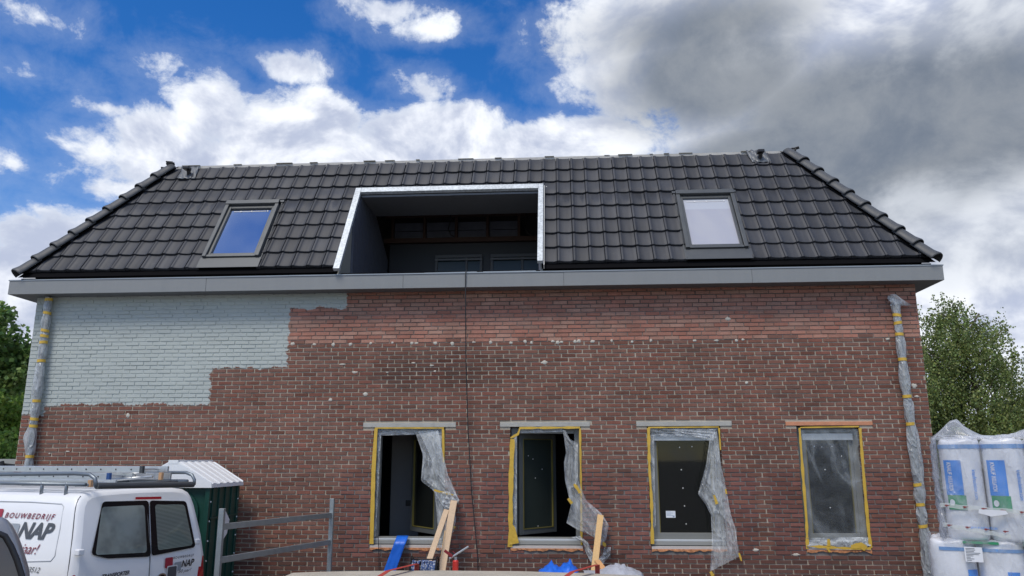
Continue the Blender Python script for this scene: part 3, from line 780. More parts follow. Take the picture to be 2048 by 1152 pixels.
def strip(name, m, pts, wd, Y, parent, jag=0):          # tape strip along pixel points, width in px
    b = MB(); L_, R_ = [], []
    pts2 = []
    for (p, q) in zip(pts, pts[1:]):
        k = max(2, int(math.hypot(q[0]-p[0], q[1]-p[1])/12))
        pts2 += [(p[0]+(q[0]-p[0])*i/k, p[1]+(q[1]-p[1])*i/k) for i in range(k)]
    pts2.append(pts[-1])
    for i, p in enumerate(pts2):
        a, c = pts2[max(0, i-1)], pts2[min(len(pts2)-1, i+1)]; d = math.hypot(c[0]-a[0], c[1]-a[1]) or 1
        nx_, ny_ = -(c[1]-a[1])/d, (c[0]-a[0])/d; w_ = wd/2*.85*(1+jag*1.3*(rr.random()-.5)); y = Y-.004*rr.random()
        L_.append(at(p[0]+nx_*w_, p[1]+ny_*w_, y)); R_.append(at(p[0]-nx_*w_, p[1]-ny_*w_, y))
    b.grid([L_, R_]); return b.build(name, m, parent, solid=.0015)

# window 1
t1 = thing('plastic_sheet', 'torn clear plastic sheet hanging from the open window above the two leaning planks', 'plastic sheet', at(890, 1010, -.1))
b = MB(); sheet(b, [(832,869),(846,910),(842,962),(866,980),(880,1003),(893,1022)], [(876,862),(884,900),(896,950),(912,985),(918,1000),(906,1008)], -.07, amp=.028, folds=3.3)
sheet(b, [(868,978),(872,1010),(875,1050),(872,1080),(880,1102)], [(906,994),(910,1010),(912,1040),(908,1062),(896,1080)], -.03, amp=.03, folds=2.5)
b.build('hanging_film', film, t1, smooth=True)
b = MB(); sheet(b, [(757,858),(885,857)], [(759,871),(884,868)], .045, amp=.02, tight=1, n=8, m=40); sheet(b, [(756,860),(748,1075)], [(762,866),(752,1072)], .045, amp=.02, tight=1, n=5, m=40); sheet(b, [(874,866),(884,960)], [(886,860),(892,975)], .045, amp=.02, tight=1, n=5, m=30)
sheet(b, [(836,862),(846,880),(876,950)], [(876,860),(883,880),(886,960)], .03, amp=.02, n=10, m=20)
b.build('film_edge', film2, t1, smooth=True)
b = MB(); sheet(b, [(880,984),(884,1002),(894,1020)], [(908,982),(919,1000),(907,1018)], -.12, n=12, m=14, amp=.05, tight=1)
b.build('film_knot', film2, t1, smooth=True)
strip('tape', tape, [(752,857),(747,940),(743,1088)], 9, -.016, t1, .25); strip('tape', tape, [(750,856),(888,856)], 3, -.016, t1, .5); strip('tape', tape, [(886,858),(887,925)], 5, -.016, t1, .4)
strip('tape', tape, [(868,980),(885,985),(908,990)], 4, -.135, t1, 1); strip('tape', tape, [(903,1050),(910,1056)], 8, -.05, t1, 1)
# window 2
t2 = thing('plastic_sheet', 'crumpled plastic sheet trailing from the second window over the single upright plank', 'plastic sheet', at(1180, 1050, -.1))
b = MB(); sheet(b, [(1126,861),(1130,888),(1132,905),(1128,925),(1130,960),(1137,990),(1142,1010),(1133,1046),(1160,1062),(1186,1072)], [(1130,860),(1140,878),(1156,886),(1155,905),(1156,960),(1172,1000),(1203,1027),(1218,1050),(1212,1080),(1204,1092)], -.07, n=20, m=50, amp=.03, folds=3)
b.build('hanging_film', film, t2, smooth=True)
b = MB(); sheet(b, [(1142,1074),(1166,1085),(1172,1105),(1183,1128)], [(1160,1072),(1176,1085),(1190,1115),(1192,1128)], -.05, amp=.03, folds=2, n=8)
sheet(b, [(1194,1120),(1206,1108),(1208,1095)], [(1204,1130),(1220,1110),(1222,1094)], -.05, amp=.03, folds=2, n=8, m=16); b.build('film_tail', film2, t2, smooth=True)
b = MB(); sheet(b, [(1036,858),(1126,856)], [(1040,866),(1128,864)], .045, amp=.02, tight=1, n=7, m=30); sheet(b, [(1026,880),(1024,1072)], [(1034,870),(1033,1070)], .04, amp=.02, tight=1, n=5, m=40); b.build('film_edge', film2, t2, smooth=True)
strip('tape', tape, [(1025,878),(1022,960),(1021,1060),(1020,1094)], 10, -.016, t2, .4); strip('tape', tape, [(1021,876),(1036,868),(1040,856),(1160,855)], 5, -.017, t2, .6)
strip('tape', tape, [(1160,856),(1162,980),(1163,1090)], 5, -.016, t2, .5)
strip('tape', tape, [(1148,968),(1155,977),(1160,986)], 6, -.13, t2, .6); strip('tape', tape, [(1136,997),(1144,1007)], 6, -.13, t2, .6); strip('tape', tape, [(1206,1084),(1211,1093)], 6, -.11, t2, .8)
b = MB(); sheet(b, [(1019,1040),(1018,1090)], [(1030,1055),(1038,1086)], -.022, amp=.006, tight=1, n=8, m=12); b.build('tape_patch', tape, t2, smooth=True)
# window 3
t3 = thing('plastic_sheet', 'long clear plastic sheet hanging down past the sill of the window with a sticker', 'plastic sheet', at(1445, 1120, -.1))
b = MB(); sheet(b, [(1420,872),(1412,930),(1396,988),(1412,1010),(1422,1030),(1424,1080),(1420,1143)], [(1434,862),(1442,930),(1452,975),(1462,1030),(1472,1060),(1476,1100),(1479,1113)], -.06, n=24, m=50, amp=.03, folds=3.2)
b.build('hanging_film', film, t3, smooth=True)
b = MB(); sheet(b, [(1300,857),(1435,857)], [(1302,872),(1432,876)], .035, amp=.025, tight=1, n=8, m=36); sheet(b, [(1298,870),(1306,1060)], [(1308,870),(1312,1050)], .035, amp=.02, tight=1, n=5, m=40); sheet(b, [(1340,858),(1420,882)], [(1432,858),(1424,886)], .01, amp=.02, tight=1, n=8, m=20); b.build('film_edge', film, t3, smooth=True)
strip('tape', tape, [(1297,856),(1299,940),(1303,1000),(1305,1088)], 6, -.016, t3, .8); strip('tape', tape, [(1296,855),(1438,854)], 3, -.016, t3, .5); strip('tape', tape, [(1438,856),(1441,900)], 4, -.016, t3, .5)
strip('tape', tape, [(1428,990),(1434,1008)], 5, -.12, t3, .8); strip('tape', tape, [(1451,978),(1453,988)], 5, -.12, t3, .8); strip('tape', tape, [(1478,1106),(1483,1122)], 4, -.09, t3, .8); strip('tape', tape, [(1421,1143),(1426,1152)], 8, -.09, t3, .5)
# window 4
t4 = thing('plastic_sheet', 'intact plastic sheet taped with yellow over the whole rightmost window', 'plastic sheet', at(1670, 1090, 0))
b = MB(); sheet(b, [(1600,860),(1617,1092)], [(1716,858),(1738,1090)], .018, n=34, m=60, amp=.022, tight=1)
b.build('stretched_film', mat('stretched_film', (.52,.57,.60), .2, 0, var=.25, sc=3, spec=.7, trans=(.12,.22,.12), crease=2.4), t4, smooth=True)
b = MB(); sheet(b, [(1612,1076),(1614,1096)], [(1738,1074),(1742,1092)], .0, n=40, m=5, amp=.03, tight=1); b.build('gathered_edge', film2, t4, smooth=True)
strip('tape', tape, [(1599,856),(1606,950),(1613,1040),(1615,1098)], 6.5, -.016, t4, .5); strip('tape', tape, [(1720,856),(1729,970),(1737,1060),(1742,1096)], 7, -.016, t4, .4); strip('tape', tape, [(1600,855),(1718,853)], 3, -.016, t4, .5)
strip('tape', tape, [(1614,1092),(1650,1094),(1700,1097),(1742,1097)], 5, -.03, t4, 1.2); strip('tape', tape, [(1702,1094),(1722,1090),(1732,1098)], 12, -.035, t4, .9); strip('tape', tape, [(1652,1092),(1660,1104)], 8, -.035, t4, .9); strip('tape', tape, [(1657,1078),(1658,1092)], 6, -.035, t4, .4)

# ================================================================== CABLES, BLUE STRIP, PLANKS
b = MB(); b.tube([at(933,541,-.30), at(931,546,-.325), at(931,600,-.30), at(932,720,-.15), at(936,860,-.08), at(943,980,-.06), at(955,1110,-.08), at(962,1300,-.3)], .008, 8)
tag(b.build('hanging_cable', wire, None, smooth=True), 'thin dark cable hanging from the gutter down the middle of the brick wall', 'cable')
b = MB(); b.tube([at(756,1071,-.03), at(757,1085,-.06), at(758,1120,-.05), at(758,1240,-.05)], .006, 6)
tag(b.build('hanging_cable', wire, None), 'short thin cord hanging from the sill beside the blue strip', 'cable')
blue = mat('blue_plastic', (.012,.13,.62), .45, var=.3, sc=6, bump=.3, bsc=15)
b = MB(); sheet(b, [(794,1071),(768,1140),(760,1165)], [(817,1071),(791,1143),(783,1168)], lambda t: .03-.16*min(1, t*6)**.6, n=8, m=24, amp=.008)
tag(b.build('blue_strip', blue, None, smooth=True, solid=.003), 'flat bright blue plastic strip hanging over the sill of the open window', 'strip')
def wood_fn(t, g, c, p):
    x, y, z = xyz(g); wv = noise(comb(x*60, y*60, z*3), 1, 4, .6)
    return scale(c, wv*.5+.75)
tim = mat('pale_timber', (.56,.41,.27), .75, var=.12, sc=8, fn=wood_fn); tim2 = mat('yellow_timber', (.62,.40,.18), .75, var=.12, sc=8, fn=wood_fn)
def plank(a, c, wd, th_, m, label, g='planks leaning against the wall'):
    b = MB(); a, c = Vector(a), Vector(c); mid = a.lerp(c, .5); b.bar(a, c, wd, th_, (0, -1, 0) if abs((c-a).normalized().y) < .8 else (0,0,1))
    o = b.build('plank', m, None, bevel=.003); tag(o, label, 'plank', g); return o
def down(px0, py0, px1, py1, y0, y1):                     # extend a line seen at two pixels down to the ground
    A, B_ = at(px0, py0, y0), at(px1, py1, y1); d = B_-A; t = -A.z/d.z; return A, A+d*t
A, B_ = down(908,1002,884,1142,-.16,-.72); plank(A, B_, .095, .035, tim, 'longer plank leaning beside the open window, its top caught in the knotted film')
A, B_ = down(893,1020,858,1122,-.22,-1.0); plank(A, B_, .075, .022, tim, 'shorter slanting plank of the pair leaning beside the open window')
A, B_ = down(893,1062,880,1146,-.10,-.55); plank(A, B_, .05, .03, tim2, 'thin yellowish plank behind the longer leaning plank')
A, B_ = down(1201,1031,1188,1143,-.16,-.72); plank(A, B_, .085, .04, tim2, 'single plank standing under the crumpled plastic of the second window')
A, B_ = down(1194,1122,1216,1152,-1.6,-1.9); plank(A, B_, .07, .035, mat('orange_timber', (.62,.33,.14), .7, var=.1, fn=wood_fn), 'short orange plank end lying against the single upright plank')

# ================================================================== TRAILER WITH BOARDS
YT0, YT1, ZB = -4.4, -3.1, 1.10
tr = thing('flatbed_trailer', 'low flatbed trailer under the pile of long boards', 'trailer', (7.4, -3.8, 0))
steel = mat('trailer_steel', (.25,.26,.26), .5, .6, var=.2)
b = MB(); b.box(5.5, 9.1, YT0, YT1, .55, .62); b.box(5.9, 6.0, YT0, YT1, .62, 1.09); b.box(7.25, 7.35, YT0, YT1, .62, 1.12); b.box(8.6, 8.7, YT0, YT1, .62, 1.09); b.bar((5.4,-3.75,.5),(3.9,-3.75,.42),.08,.08); b.build('bed', steel, tr, bevel=.005)
for x in (7.1, 7.9):
    for y in (YT0-.14, YT1+.14):
        b = MB(); b.tube([(x, y-.1, .31), (x, y+.1, .31)], .31, 28); wh = b.build('wheel', mat('rubber', (.02,.02,.02), .8), tr, bevel=.02)
        b = MB(); b.tube([(x, y-.105, .31), (x, y+.105, .31)], .17, 20); b.build('rim', steel, wh)
gw = mat('weathered_board', (.42,.38,.31), .85, var=.3, sc=4, fn=wood_fn)
def zt(x): return 1.172-.03*((x-7.3)/1.7)**2
ORD = ['foremost', 'second', 'middle', 'fourth', 'rearmost']
for k in range(5):
    y = YT0+.06+k*.235; x0 = 5.35+rr.uniform(0, .25); x1 = 9.2-rr.uniform(0, .3)
    b = MB(); secs = []
    for i in range(17):
        x = x0+(x1-x0)*i/16; z = zt(x)+rr.uniform(-.002,.002)
        secs.append([(x, y, z-.05), (x, y+.215, z-.05), (x, y+.215, z), (x, y, z)])
    b.grid(secs, closed=True); n = len(b.v); b.f += [(3,2,1,0), (n-4,n-3,n-2,n-1)]; b.mi += [0, 0]
    tag(b.build('board', gw, None, bevel=.004), ORD[k]+' of the weathered grey boards strapped on the trailer, counted from the camera', 'board', 'boards on the trailer')
redm = mat('red_strap', (.38,.045,.03), .6, var=.2)
b = MB(); yy = [YT0-.03]+[YT0+.05+k*.24 for k in range(5)]+[YT1+.0]
def strapline(x, dx, name='ratchet_strap', label=''):
    b = MB(); Lq = [(x, YT0-.03, .7)]+[(x+dx*(y-YT0), y, zt(x)+.012+(.05 if k > 3 else 0)) for k, y in enumerate(yy)]+[(x+dx*1.3, YT1+.02, .8)]
    b.grid([[(p[0]-.025, p[1], p[2]) for p in Lq], [(p[0]+.025, p[1], p[2]) for p in Lq]]); tag(b.build(name, redm, None, solid=.003), label, 'strap')
strapline(6.35, .35, label='red ratchet strap over the boards near the cable reel'); strapline(8.05, .5, label='red ratchet strap over the boards near the blue tarpaulin')

# things behind and on the boards
def heap(name, m, px0, px1, py, hpx, Y, depth, label, cat, seed, solid=.003):
    rs = random.Random(seed); A, B_ = at(px0, py, Y), at(px1, py, Y); n, m_ = 30, 14; P = []
    H = at((px0+px1)/2, py-hpx, Y).z-A.z; z0 = A.z
    pk = [(rs.uniform(.15,.85), rs.uniform(.55, 1), rs.uniform(.15, .3)) for _ in range(5)]
    for j in range(m_+1):
        v = j/m_; row = []
        for i in range(n+1):
            u = i/n; h = max(a*math.exp(-((u-c)/w_)**2) for c, a, w_ in pk)*math.sin(math.pi*min(1, max(0, u)))**.35*math.sin(math.pi*v)**.8
            h *= .72+.5*(1-abs(math.sin(u*13+v*9+seed)))*(1-abs(math.sin(u*7-v*11))); h += .12*abs(math.sin(u*21+v*7)*math.sin(v*9+u*4))*math.sin(math.pi*v)
            row.append((A.x+(B_.x-A.x)*u+.02*rs.random(), Y+depth*(v-.5)+.02*rs.random(), z0+H*h*(.92+.12*rs.random())))
        P.append(row)
    b = MB(); b.grid(P); tag(b.build(name, m, None, smooth=True, solid=solid), label, cat)
    return z0
# a work platform stands behind the trailer and carries them
pt_ = thing('trestle_table', 'wooden trestle table behind the board pile', 'table', (7.9, -1.9, 0))
b = MB(); b.box(6.3, 9.3, -2.6, -1.5, .863, .898); b.build('tabletop', gw, pt_)
for x in (6.5, 9.1):
    for y in (-2.5, -1.6):
        b = MB(); b.box(x-.035, x+.035, y-.035, y+.035, 0, .863); b.build('leg', tim, pt_)
ztab = .90
heap('blue_tarpaulin', blue, 1076, 1154, 1145, 30, -2.1, .5, 'crumpled bright blue tarpaulin behind the boards', 'tarpaulin', 4)
heap('plastic_heap', mat('grey_film_heap', (.45,.47,.52), .3, 0, var=.3, sc=6, spec=.7, trans=(.8,.2,.2), bump=.5, bsc=14), 1166, 1282, 1148, 28, -2.0, .6, 'crumpled heap of grey plastic film by the upright plank', 'plastic film', 9)
# cable reel
rc = at(849, 1131, -2.2); rl = thing('cable_reel', 'black cable reel wound with blue and white cord in front of the slanting plank', 'cable reel', (rc.x, rc.y, ztab))
bk = mat('black_metal', (.02,.02,.022), .4, .5); b = MB(); Wd, Rr = .15, .135; cz = ztab+.16
for s in (-1, 1):
    x = rc.x+s*Wd; b.tube([(x, rc.y+Rr*math.cos(q), cz+Rr*math.sin(q)) for q in [k*math.pi/12 for k in range(25)]], .007, 6)
    for q in range(4): a = q*math.pi/2+.4; b.tube([(x, rc.y, cz), (x, rc.y+Rr*math.cos(a), cz+Rr*math.sin(a))], .005, 6)
    b.tube([(x, rc.y-.08, ztab), (x, rc.y-.08, cz+.11), (x, rc.y+.08, cz+.11), (x, rc.y+.08, ztab)], .008, 6)
b.tube([(rc.x-Wd, rc.y-.08, cz+.11), (rc.x+Wd, rc.y-.08, cz+.11)], .008, 6); b.build('frame', bk, rl, smooth=True)
b = MB(); N = 420; b.tube([(rc.x-Wd*.9+1.8*Wd*(.5+.5*math.sin(k/N*math.pi*5))*1.0, rc.y+(.085+.008*math.sin(k*.7))*math.cos(k*.55), cz+(.085+.008*math.sin(k*.7))*math.sin(k*.55)) for k in range(N)], .007, 5, mi=0)
def cord_fn(t, g, c, p):
    return mixc(sstep(noise(g, 45, 2), .5, .56), (.05,.10,.26), (.4,.43,.5))
b.build('cord', mat('cord_blue', rough=.5, var=0, fn=cord_fn), rl, smooth=True)
b = MB(); b.tube([(rc.x-Wd*.95, rc.y, cz), (rc.x+Wd*.95, rc.y, cz)], .06, 16); b.build('drum', bk, rl)
# foam gun
gc = at(911, 1135, -2.0); fg = thing('foam_gun', 'foam gun on a red can beside the leaning planks', 'foam gun', (gc.x, gc.y, ztab))
zc_ = at(911, 1120, -2.0).z
b = MB(); b.tube([(gc.x, gc.y, ztab), (gc.x, gc.y, zc_-.012), (gc.x, gc.y, zc_)], [.036,.036,.02], 20); b.build('can', mat('red_can', (.62,.05,.04), .3, .2, var=.05), fg, smooth=False, bevel=.003)
b = MB(); b.tube([(gc.x, gc.y, zc_), (gc.x, gc.y, zc_+.035)], .018, 14); b.build('can_collar', mat('steel_bright', (.5,.52,.54), .35, .8, var=.05), fg)
ga, gb_ = at(899,1117,-2.0), at(937,1093,-2.0)
b = MB(); b.tube([ga, gb_], .011, 10); b.build('barrel', mat('steel_bright'), fg)
h0, h1 = at(905,1113,-2.0), at(889,1101,-2.0); b = MB(); b.bar(h0, h1, .03, .028, (0,1,0)); b.tube([h0+Vector((.02,0,0)), h0+Vector((.03,0,.04)), h0+Vector((.0,0,.055))], .006, 6); b.build('grip', mat('dark_red_plastic', (.22,.02,.025), .45), fg, bevel=.006)

# ================================================================== STEEL BARRIER
bz = mat('galv_post', (.36,.39,.39), .5, .7, var=.25, sc=10)
pA = at(445, 1017, -3.0); pB = at(665, 997, -.75)
fe = thing('steel_barrier', 'galvanised steel barrier with two posts and sloping rails in front of the brick wall', 'barrier', (pA.x, pA.y, 0))
for p in (pA, pB):
    b = MB(); b.box(p.x-.028, p.x+.028, p.y-.028, p.y+.028, .01, p.z); q = b.build('post', bz, fe, bevel=.003)
    b = MB(); b.box(p.x-.15, p.x+.15, p.y-.15, p.y+.15, 0, .01); b.build('foot_plate', bz, q)
dirv = (pB-pA); dirv.z = 0; dn = dirv.normalized()
for ya, yb_ in ((1054,1030),(1121,1084)):
    a = at(452, ya, -3.0); c = at(662, yb_, -.75); zz = (a.z+c.z)/2
    b = MB(); b.bar(pA*1+dn*.03-Vector((0,0,pA.z-a.z)), Vector((pB.x, pB.y, c.z))-dn*.03, .035, .065); b.build('rail', bz, fe, bevel=.003)
b = MB(); b.bar((pA.x, pA.y, .5)+dn*.03 if False else Vector((pA.x, pA.y, .5))+dn*.03, Vector((pB.x, pB.y, .5))-dn*.03, .035, .065); b.build('rail', bz, fe, bevel=.003)

# ================================================================== PORTABLE TOILET
tx0, tx1, ty0, ty1 = 2.60, 3.68, -1.25, -.27; te, trz = 1.98, 2.25
to = thing('portable_toilet', 'dark green portable toilet with a ribbed white roof between van and wall', 'portable toilet', ((tx0+tx1)/2, (ty0+ty1)/2, 0))
gr = mat('green_plastic', (.006,.052,.040), .4, var=.12, sc=3); wp = mat('white_roof_plastic', (.80,.82,.83), .45, var=.06, sc=4)
b = MB(); b.box(tx0+.04, tx1-.04, ty0+.04, ty1-.04, .05, te+.01)
xm = (tx0+tx1)/2
b.add([(tx0+.04,ty0+.05,te),(tx1-.04,ty0+.05,te),(xm,ty0+.05,trz-.05),(tx0+.04,ty1-.05,te),(tx1-.04,ty1-.05,te),(xm,ty1-.05,trz-.05)], [(0,1,2),(5,4,3),(0,2,5,3),(1,4,5,2)])
bod = b.build('body', gr, to, bevel=.01)
b = MB()
for k in range(5): x = tx0+.10+k*.05; b.box(x, x+.02, ty0+.02, ty0+.04, .1, 1.75)
for x in (tx0+.02, tx1-.08): b.box(x, x+.06, ty0, ty0+.04, .05, te); b.box(x, x+.06, ty1-.04, ty1, .05, te)
for k in range(5): y = ty0+.12+k*.20; b.box(tx1-.04, tx1-.022, y, y+.06, .1, 1.95)
b.box(tx1-.022, tx1-.012, ty0+.07, ty1-.07, 1.52, 1.55)
b.build('side_rib', gr, to, bevel=.006)
dx0, dx1 = tx0+.16, tx1-.16
b = MB(); prof = [(dx0, .1), (dx1, .1)] + [(xm+(dx1-xm)*math.cos(rad(a)), 1.62+.30*math.sin(rad(a))) for a in range(0, 181, 12)]
n = len(prof); b.add([(x, ty0+.005, z) for x, z in prof]+[(x, ty0+.045, z) for x, z in prof], [tuple(range(n))]+[(i, i+n, (i+1) % n+n, (i+1) % n) for i in range(n)])
dr_ = b.build('door', gr, to, bevel=.006)
for sc_, r_ in ((.86, .014), (.68, .012)):
    b = MB(); b.tube([(xm+(x-xm)*sc_, ty0+.004, 1.3+(z-1.3)*(.5+.5*sc_)+.0) for x, z in prof]+[(xm+(prof[0][0]-xm)*sc_, ty0+.004, 1.3+(.1-1.3)*(.5+.5*sc_))], r_, 8); b.build('moulding', gr, dr_, smooth=True)
b = MB(); b.tube([(xm, ty0-.004, 1.72), (xm, ty0+.004, 1.72)], .16, 24); b.build('door_sign', mat('white_roof_plastic'), dr_)
b = MB()
for s in (-1, 1):
    n_ = 40; Pt = []; Pb = []
    for j in range(n_+1):
        y = ty0-.03+(ty1-ty0+.06)*j/n_; hgt = .011 if (j % 8) in (2,3,4,5) else 0
        Pt.append([(xm+s*(.06+(.55-.06)*i/6), y, trz-.0+hgt-(trz-te+.02)*(i/6)**1.05+.02) for i in range(7)])
    b.grid(Pt)
    xe = xm+s*.55
    b.grid([[(xe, y[6][1], y[6][2]) for y in Pt], [(xe+s*.004, y[6][1], te-.045) for y in Pt]])
b.box(xm-.065, xm+.065, ty0-.035, ty1+.035, trz+.0, trz+.045)
b.add([(xm-.55,ty0-.03,te-.045),(xm+.55,ty0-.03,te-.045),(xm+.55,ty0-.03,te+.02),(xm+.06,ty0-.03,trz+.02),(xm-.06,ty0-.03,trz+.02),(xm-.55,ty0-.03,te+.02)], [(0,1,2,3,4,5)])
b.add([(xm-.55,ty1+.03,te-.045),(xm+.55,ty1+.03,te-.045),(xm+.55,ty1+.03,te+.02),(xm+.1,ty1+.03,trz+.02),(xm-.1,ty1+.03,trz+.02),(xm-.55,ty1+.03,te+.02)], [(5,4,3,2,1,0)])
b.build('ribbed_roof', wp, to, solid=.008)
b = MB(); b.tube([(tx0+.2, ty0+.9, te), (tx0+.2, ty0+.9, 2.3)], .04, 12); b.build('vent_pipe', wp, to)
b = MB()
for zq in (1.75, 1.5, 1.25, 1.0, .75, .5):
    for y in (ty0+.045, ty1-.05): b.tube([(tx1-.022, y, zq), (tx1-.010, y, zq)], .010, 8)
b.build('rivet', mat('white_roof_plastic'), to)
b = MB(); b.add([(tx1-.008, ty0+.50, 1.62), (tx1-.008, ty0+.67, 1.48), (tx1-.008, ty0+.62, 1.30), (tx1-.008, ty0+.50, 1.22)], [(0,1,2,3)]); b.build('side_sticker', mat('white_roof_plastic'), to, solid=.004)

# ================================================================== VAN
vp = Vector((3.64, -2.70, 0)); va = rad(161)
VF = Vector((math.cos(va), math.sin(va), 0)); VL = Vector((-math.sin(va), math.cos(va), 0))
def back(z): return .19*max(0, (z-1.12)/.8)**1.35
def LW(p, o=vp, f=VF, l=VL): return o+f*p[0]+l*p[1]+Vector((0, 0, p[2]))
HW = [(.32,.80),(.40,.90),(.6,.935),(.9,.95),(1.15,.94),(1.4,.905),(1.6,.865),(1.75,.84),(1.85,.81),(1.91,.77),(1.945,.70),(1.965,.54),(1.973,.25),(1.975,0)]
def hw(z):
    for (a, p), (c, q) in zip(HW, HW[1:]):
        if a <= z <= c: return p+(q-p)*(z-a)/(c-a)
    return 0
ring = HW[:-1]; ring = [(-y, z) for z, y in ring]+[(0, 1.975)]+[(y, z) for z, y in reversed(ring)]
van_white = mat('van_white', (.80,.81,.82), .42, 0, var=.05, sc=2, coat=.2); blk = mat('gloss_black', (.004,.005,.007), .2, 0, var=0, coat=.15, spec=.3)
seam = mat('seam_dark', (.10,.105,.11), .5, var=0)
def body(o, f, l, m, parent, name='body'):
    R0 = .095; rows = []
    def P(s, y, z, inset):
        zc = 1.1; k = 1-inset/.95; zz = 1+(z-1)*(1-inset*.55) if z > 1 else z
        if s > 3.5: zm = 1.975-(s-3.5)*.85 if s < 4.4 else 1.21-(s-4.4)*.6; zz = min(zz, .32+(z-.32)*max(0.3, (zm-.32)/1.655))
        return LW((s+back(zz)*max(0, 1-s/1.2), y*k, zz), o, f, l)
    for s in (0, .015, .04, .08, .13, .3, .6, 1.0, 1.5, 2.0, 2.6, 3.2, 3.5, 3.8, 4.1, 4.4, 4.6, 4.8, 4.9):
        ins = R0-math.sqrt(max(0, R0*R0-(R0-min(s, R0))**2)); ins += .2*max(0, (s-4.5)/.4)**2; rows.append([P(s, y, z, ins) for y, z in ring])
    b = MB(); b.grid(rows)
    n = len(ring); h_ = n//2
    b.grid([[P(0, ring[q][0]*t/6, ring[q][1], R0) for t in range(6, -7, -1)] for q in range(h_+1)])
    e = (len(rows)-1)*n; b.f.append(tuple(e+k for k in range(n))); b.mi.append(0)
    for i in range(len(rows)-1):                          # floor
        b.f.append((i*n, (i+1)*n, (i+1)*n+n-1, i*n+n-1)); b.mi.append(0)
    return b.build(name, m, parent, smooth=True)
van = thing('panel_van', 'white builder\'s panel van with lettering, rear windows and ladders on its roof rack', 'van', vp)
vb = body(vp, VF, VL, van_white, van)
def rearf(off=.012): return lambda y, z: LW((back(z)-off, y, z))
def sidef(off=.006): return lambda s, z: LW((s, hw(z)+off, z))
def onrear(px, py):
    y, z = 0, 1.5
    d = ray(px, py)
    for it in range(12):
        xr = back(z)-.012; t = ((vp+VF*xr-CAM).dot(VF))/d.dot(VF); q = CAM+d*t-vp; y, z = q.dot(VL), q.z
    return y, z
def onside(px, py):
    z = 1.3; d = ray(px, py)
    for it in range(15):
        t = ((vp+VL*hw(z)-CAM).dot(VL))/d.dot(VL); q = CAM+d*t-vp; s = q.dot(VF); z = min(1.9, max(.3, q.z))
    return s, z
def poly_patch(name, pts, fr, m, parent, r=.0, rings=4, seg=6):
    n = len(pts); out_ = []
    for i in range(n):
        p, c, q = Vector(pts[i-1]), Vector(pts[i]), Vector(pts[(i+1) % n])
        a, e = (p-c).normalized(), (q-c).normalized()
        for k in range(seg+1): 
            t = k/seg; out_.append((c+a*r*(1-t)**2+e*r*t**2))
    cen = sum(out_, Vector((0, 0)))/len(out_); b = MB(); rows = [[fr(*(cen+(o_-cen)*(k/rings))) for o_ in out_] for k in range(1, rings+1)]
    b.grid(rows, closed=True); c0 = len(b.v); b.v.append(tuple(fr(*cen)))
    for k in range(len(out_)): b.f.append((c0, (k+1) % len(out_), k)); b.mi.append(0)
    return b.build(name, m, parent, smooth=True)
RWp = [(205,1003),(372,1002),(391,1094),(300,1112),(215,1117),(182,1109)]
RWq = [onrear(*p) for p in RWp]
def perf_fn(t, g, c, p):
    v = t.nodes.new('ShaderNodeTexVoronoi'); v.inputs['Scale'].default_value = 62; v.inputs['Randomness'].default_value = .0; t.links.new(g, v.inputs['Vector'])
    return mixc(sstep(noise(g, 3, 3), .3, .7), (.11,.135,.13), (.25,.30,.285))
def slat_fn(t, g, c, p):
    x, y, z = xyz(g); s = E.m('SINE', z*420.0)
    return mixc(sstep(s, -.2, .5), (.07,.095,.085), (.22,.27,.245))
dl = [[(205,1003),(297,1001),(301,1113),(215,1117),(182,1109)], [(299,1001),(372,1002),(391,1094),(303,1112)]]
for k, (side_, fn, inn) in enumerate((('left', perf_fn, [(203,1014),(288,1010),(293,1105),(190,1110)]), ('right', slat_fn, [(309,1009),(368,1009),(385,1090),(315,1101)]))):
    wpn = poly_patch('rear_window', [onrear(*p) for p in dl[k]], rearf(.014), blk, van, r=.045)
    poly_patch('film_panel', [onrear(*p) for p in inn], rearf(.018), mat('perforated_film' if k == 0 else 'slatted_film', rough=.2, var=0, coat=1, fn=fn), wpn, r=.04)
sm = onrear(301, 1112)[0]
b = MB(); b.tube([rearf(.006)(sm, z) for z in (.42,.6,.8,1.0,1.2,1.4,1.6,1.75,1.82)], .005, 6); b.build('door_seam', seam, van)
lq = [onrear(270,994), onrear(322,993), onrear(322,998), onrear(270,999)]
poly_patch('brake_light', lq, rearf(.02), mat('red_lens', (.35,.006,.02), .15, 0, var=0, coat=1), van, r=.008)
# hinges
for px, py in ((160,1104), (397,1083)):
    y, z = onrear(px, py); b = MB(); c = LW((.05, y, z)) if px > 300 else LW((.0, .86, z)); b.bar(c-VL*.03, c+VL*.04, .07, .06, (0,0,1)); b.build('hinge', van_white, van, bevel=.01)
# side panel groove, seams
def groove(name, pts, r, m, parent): b = MB(); b.tube([sidef(.0)(*p) for p in pts], r, 6); return b.build(name, m, parent, smooth=True)
mp = mat('van_moulding', (.48,.50,.52), .35, var=0)
gp = [onside(*p) for p in ((0,1003),(60,1004),(124,1008),(128,1014),(120,1060),(110,1112),(102,1122),(60,1123),(0,1123))]
groove('panel_groove', gp, .007, mp, van)
# rear quarter seam (door gap)
b = MB(); b.tube([LW((.05+back(z)*.95, hw(z)-.012, z)) for z in (.5,.8,1.1,1.3,1.5,1.7,1.8,1.88,1.92)], .005, 6); b.build('door_seam', seam, van)
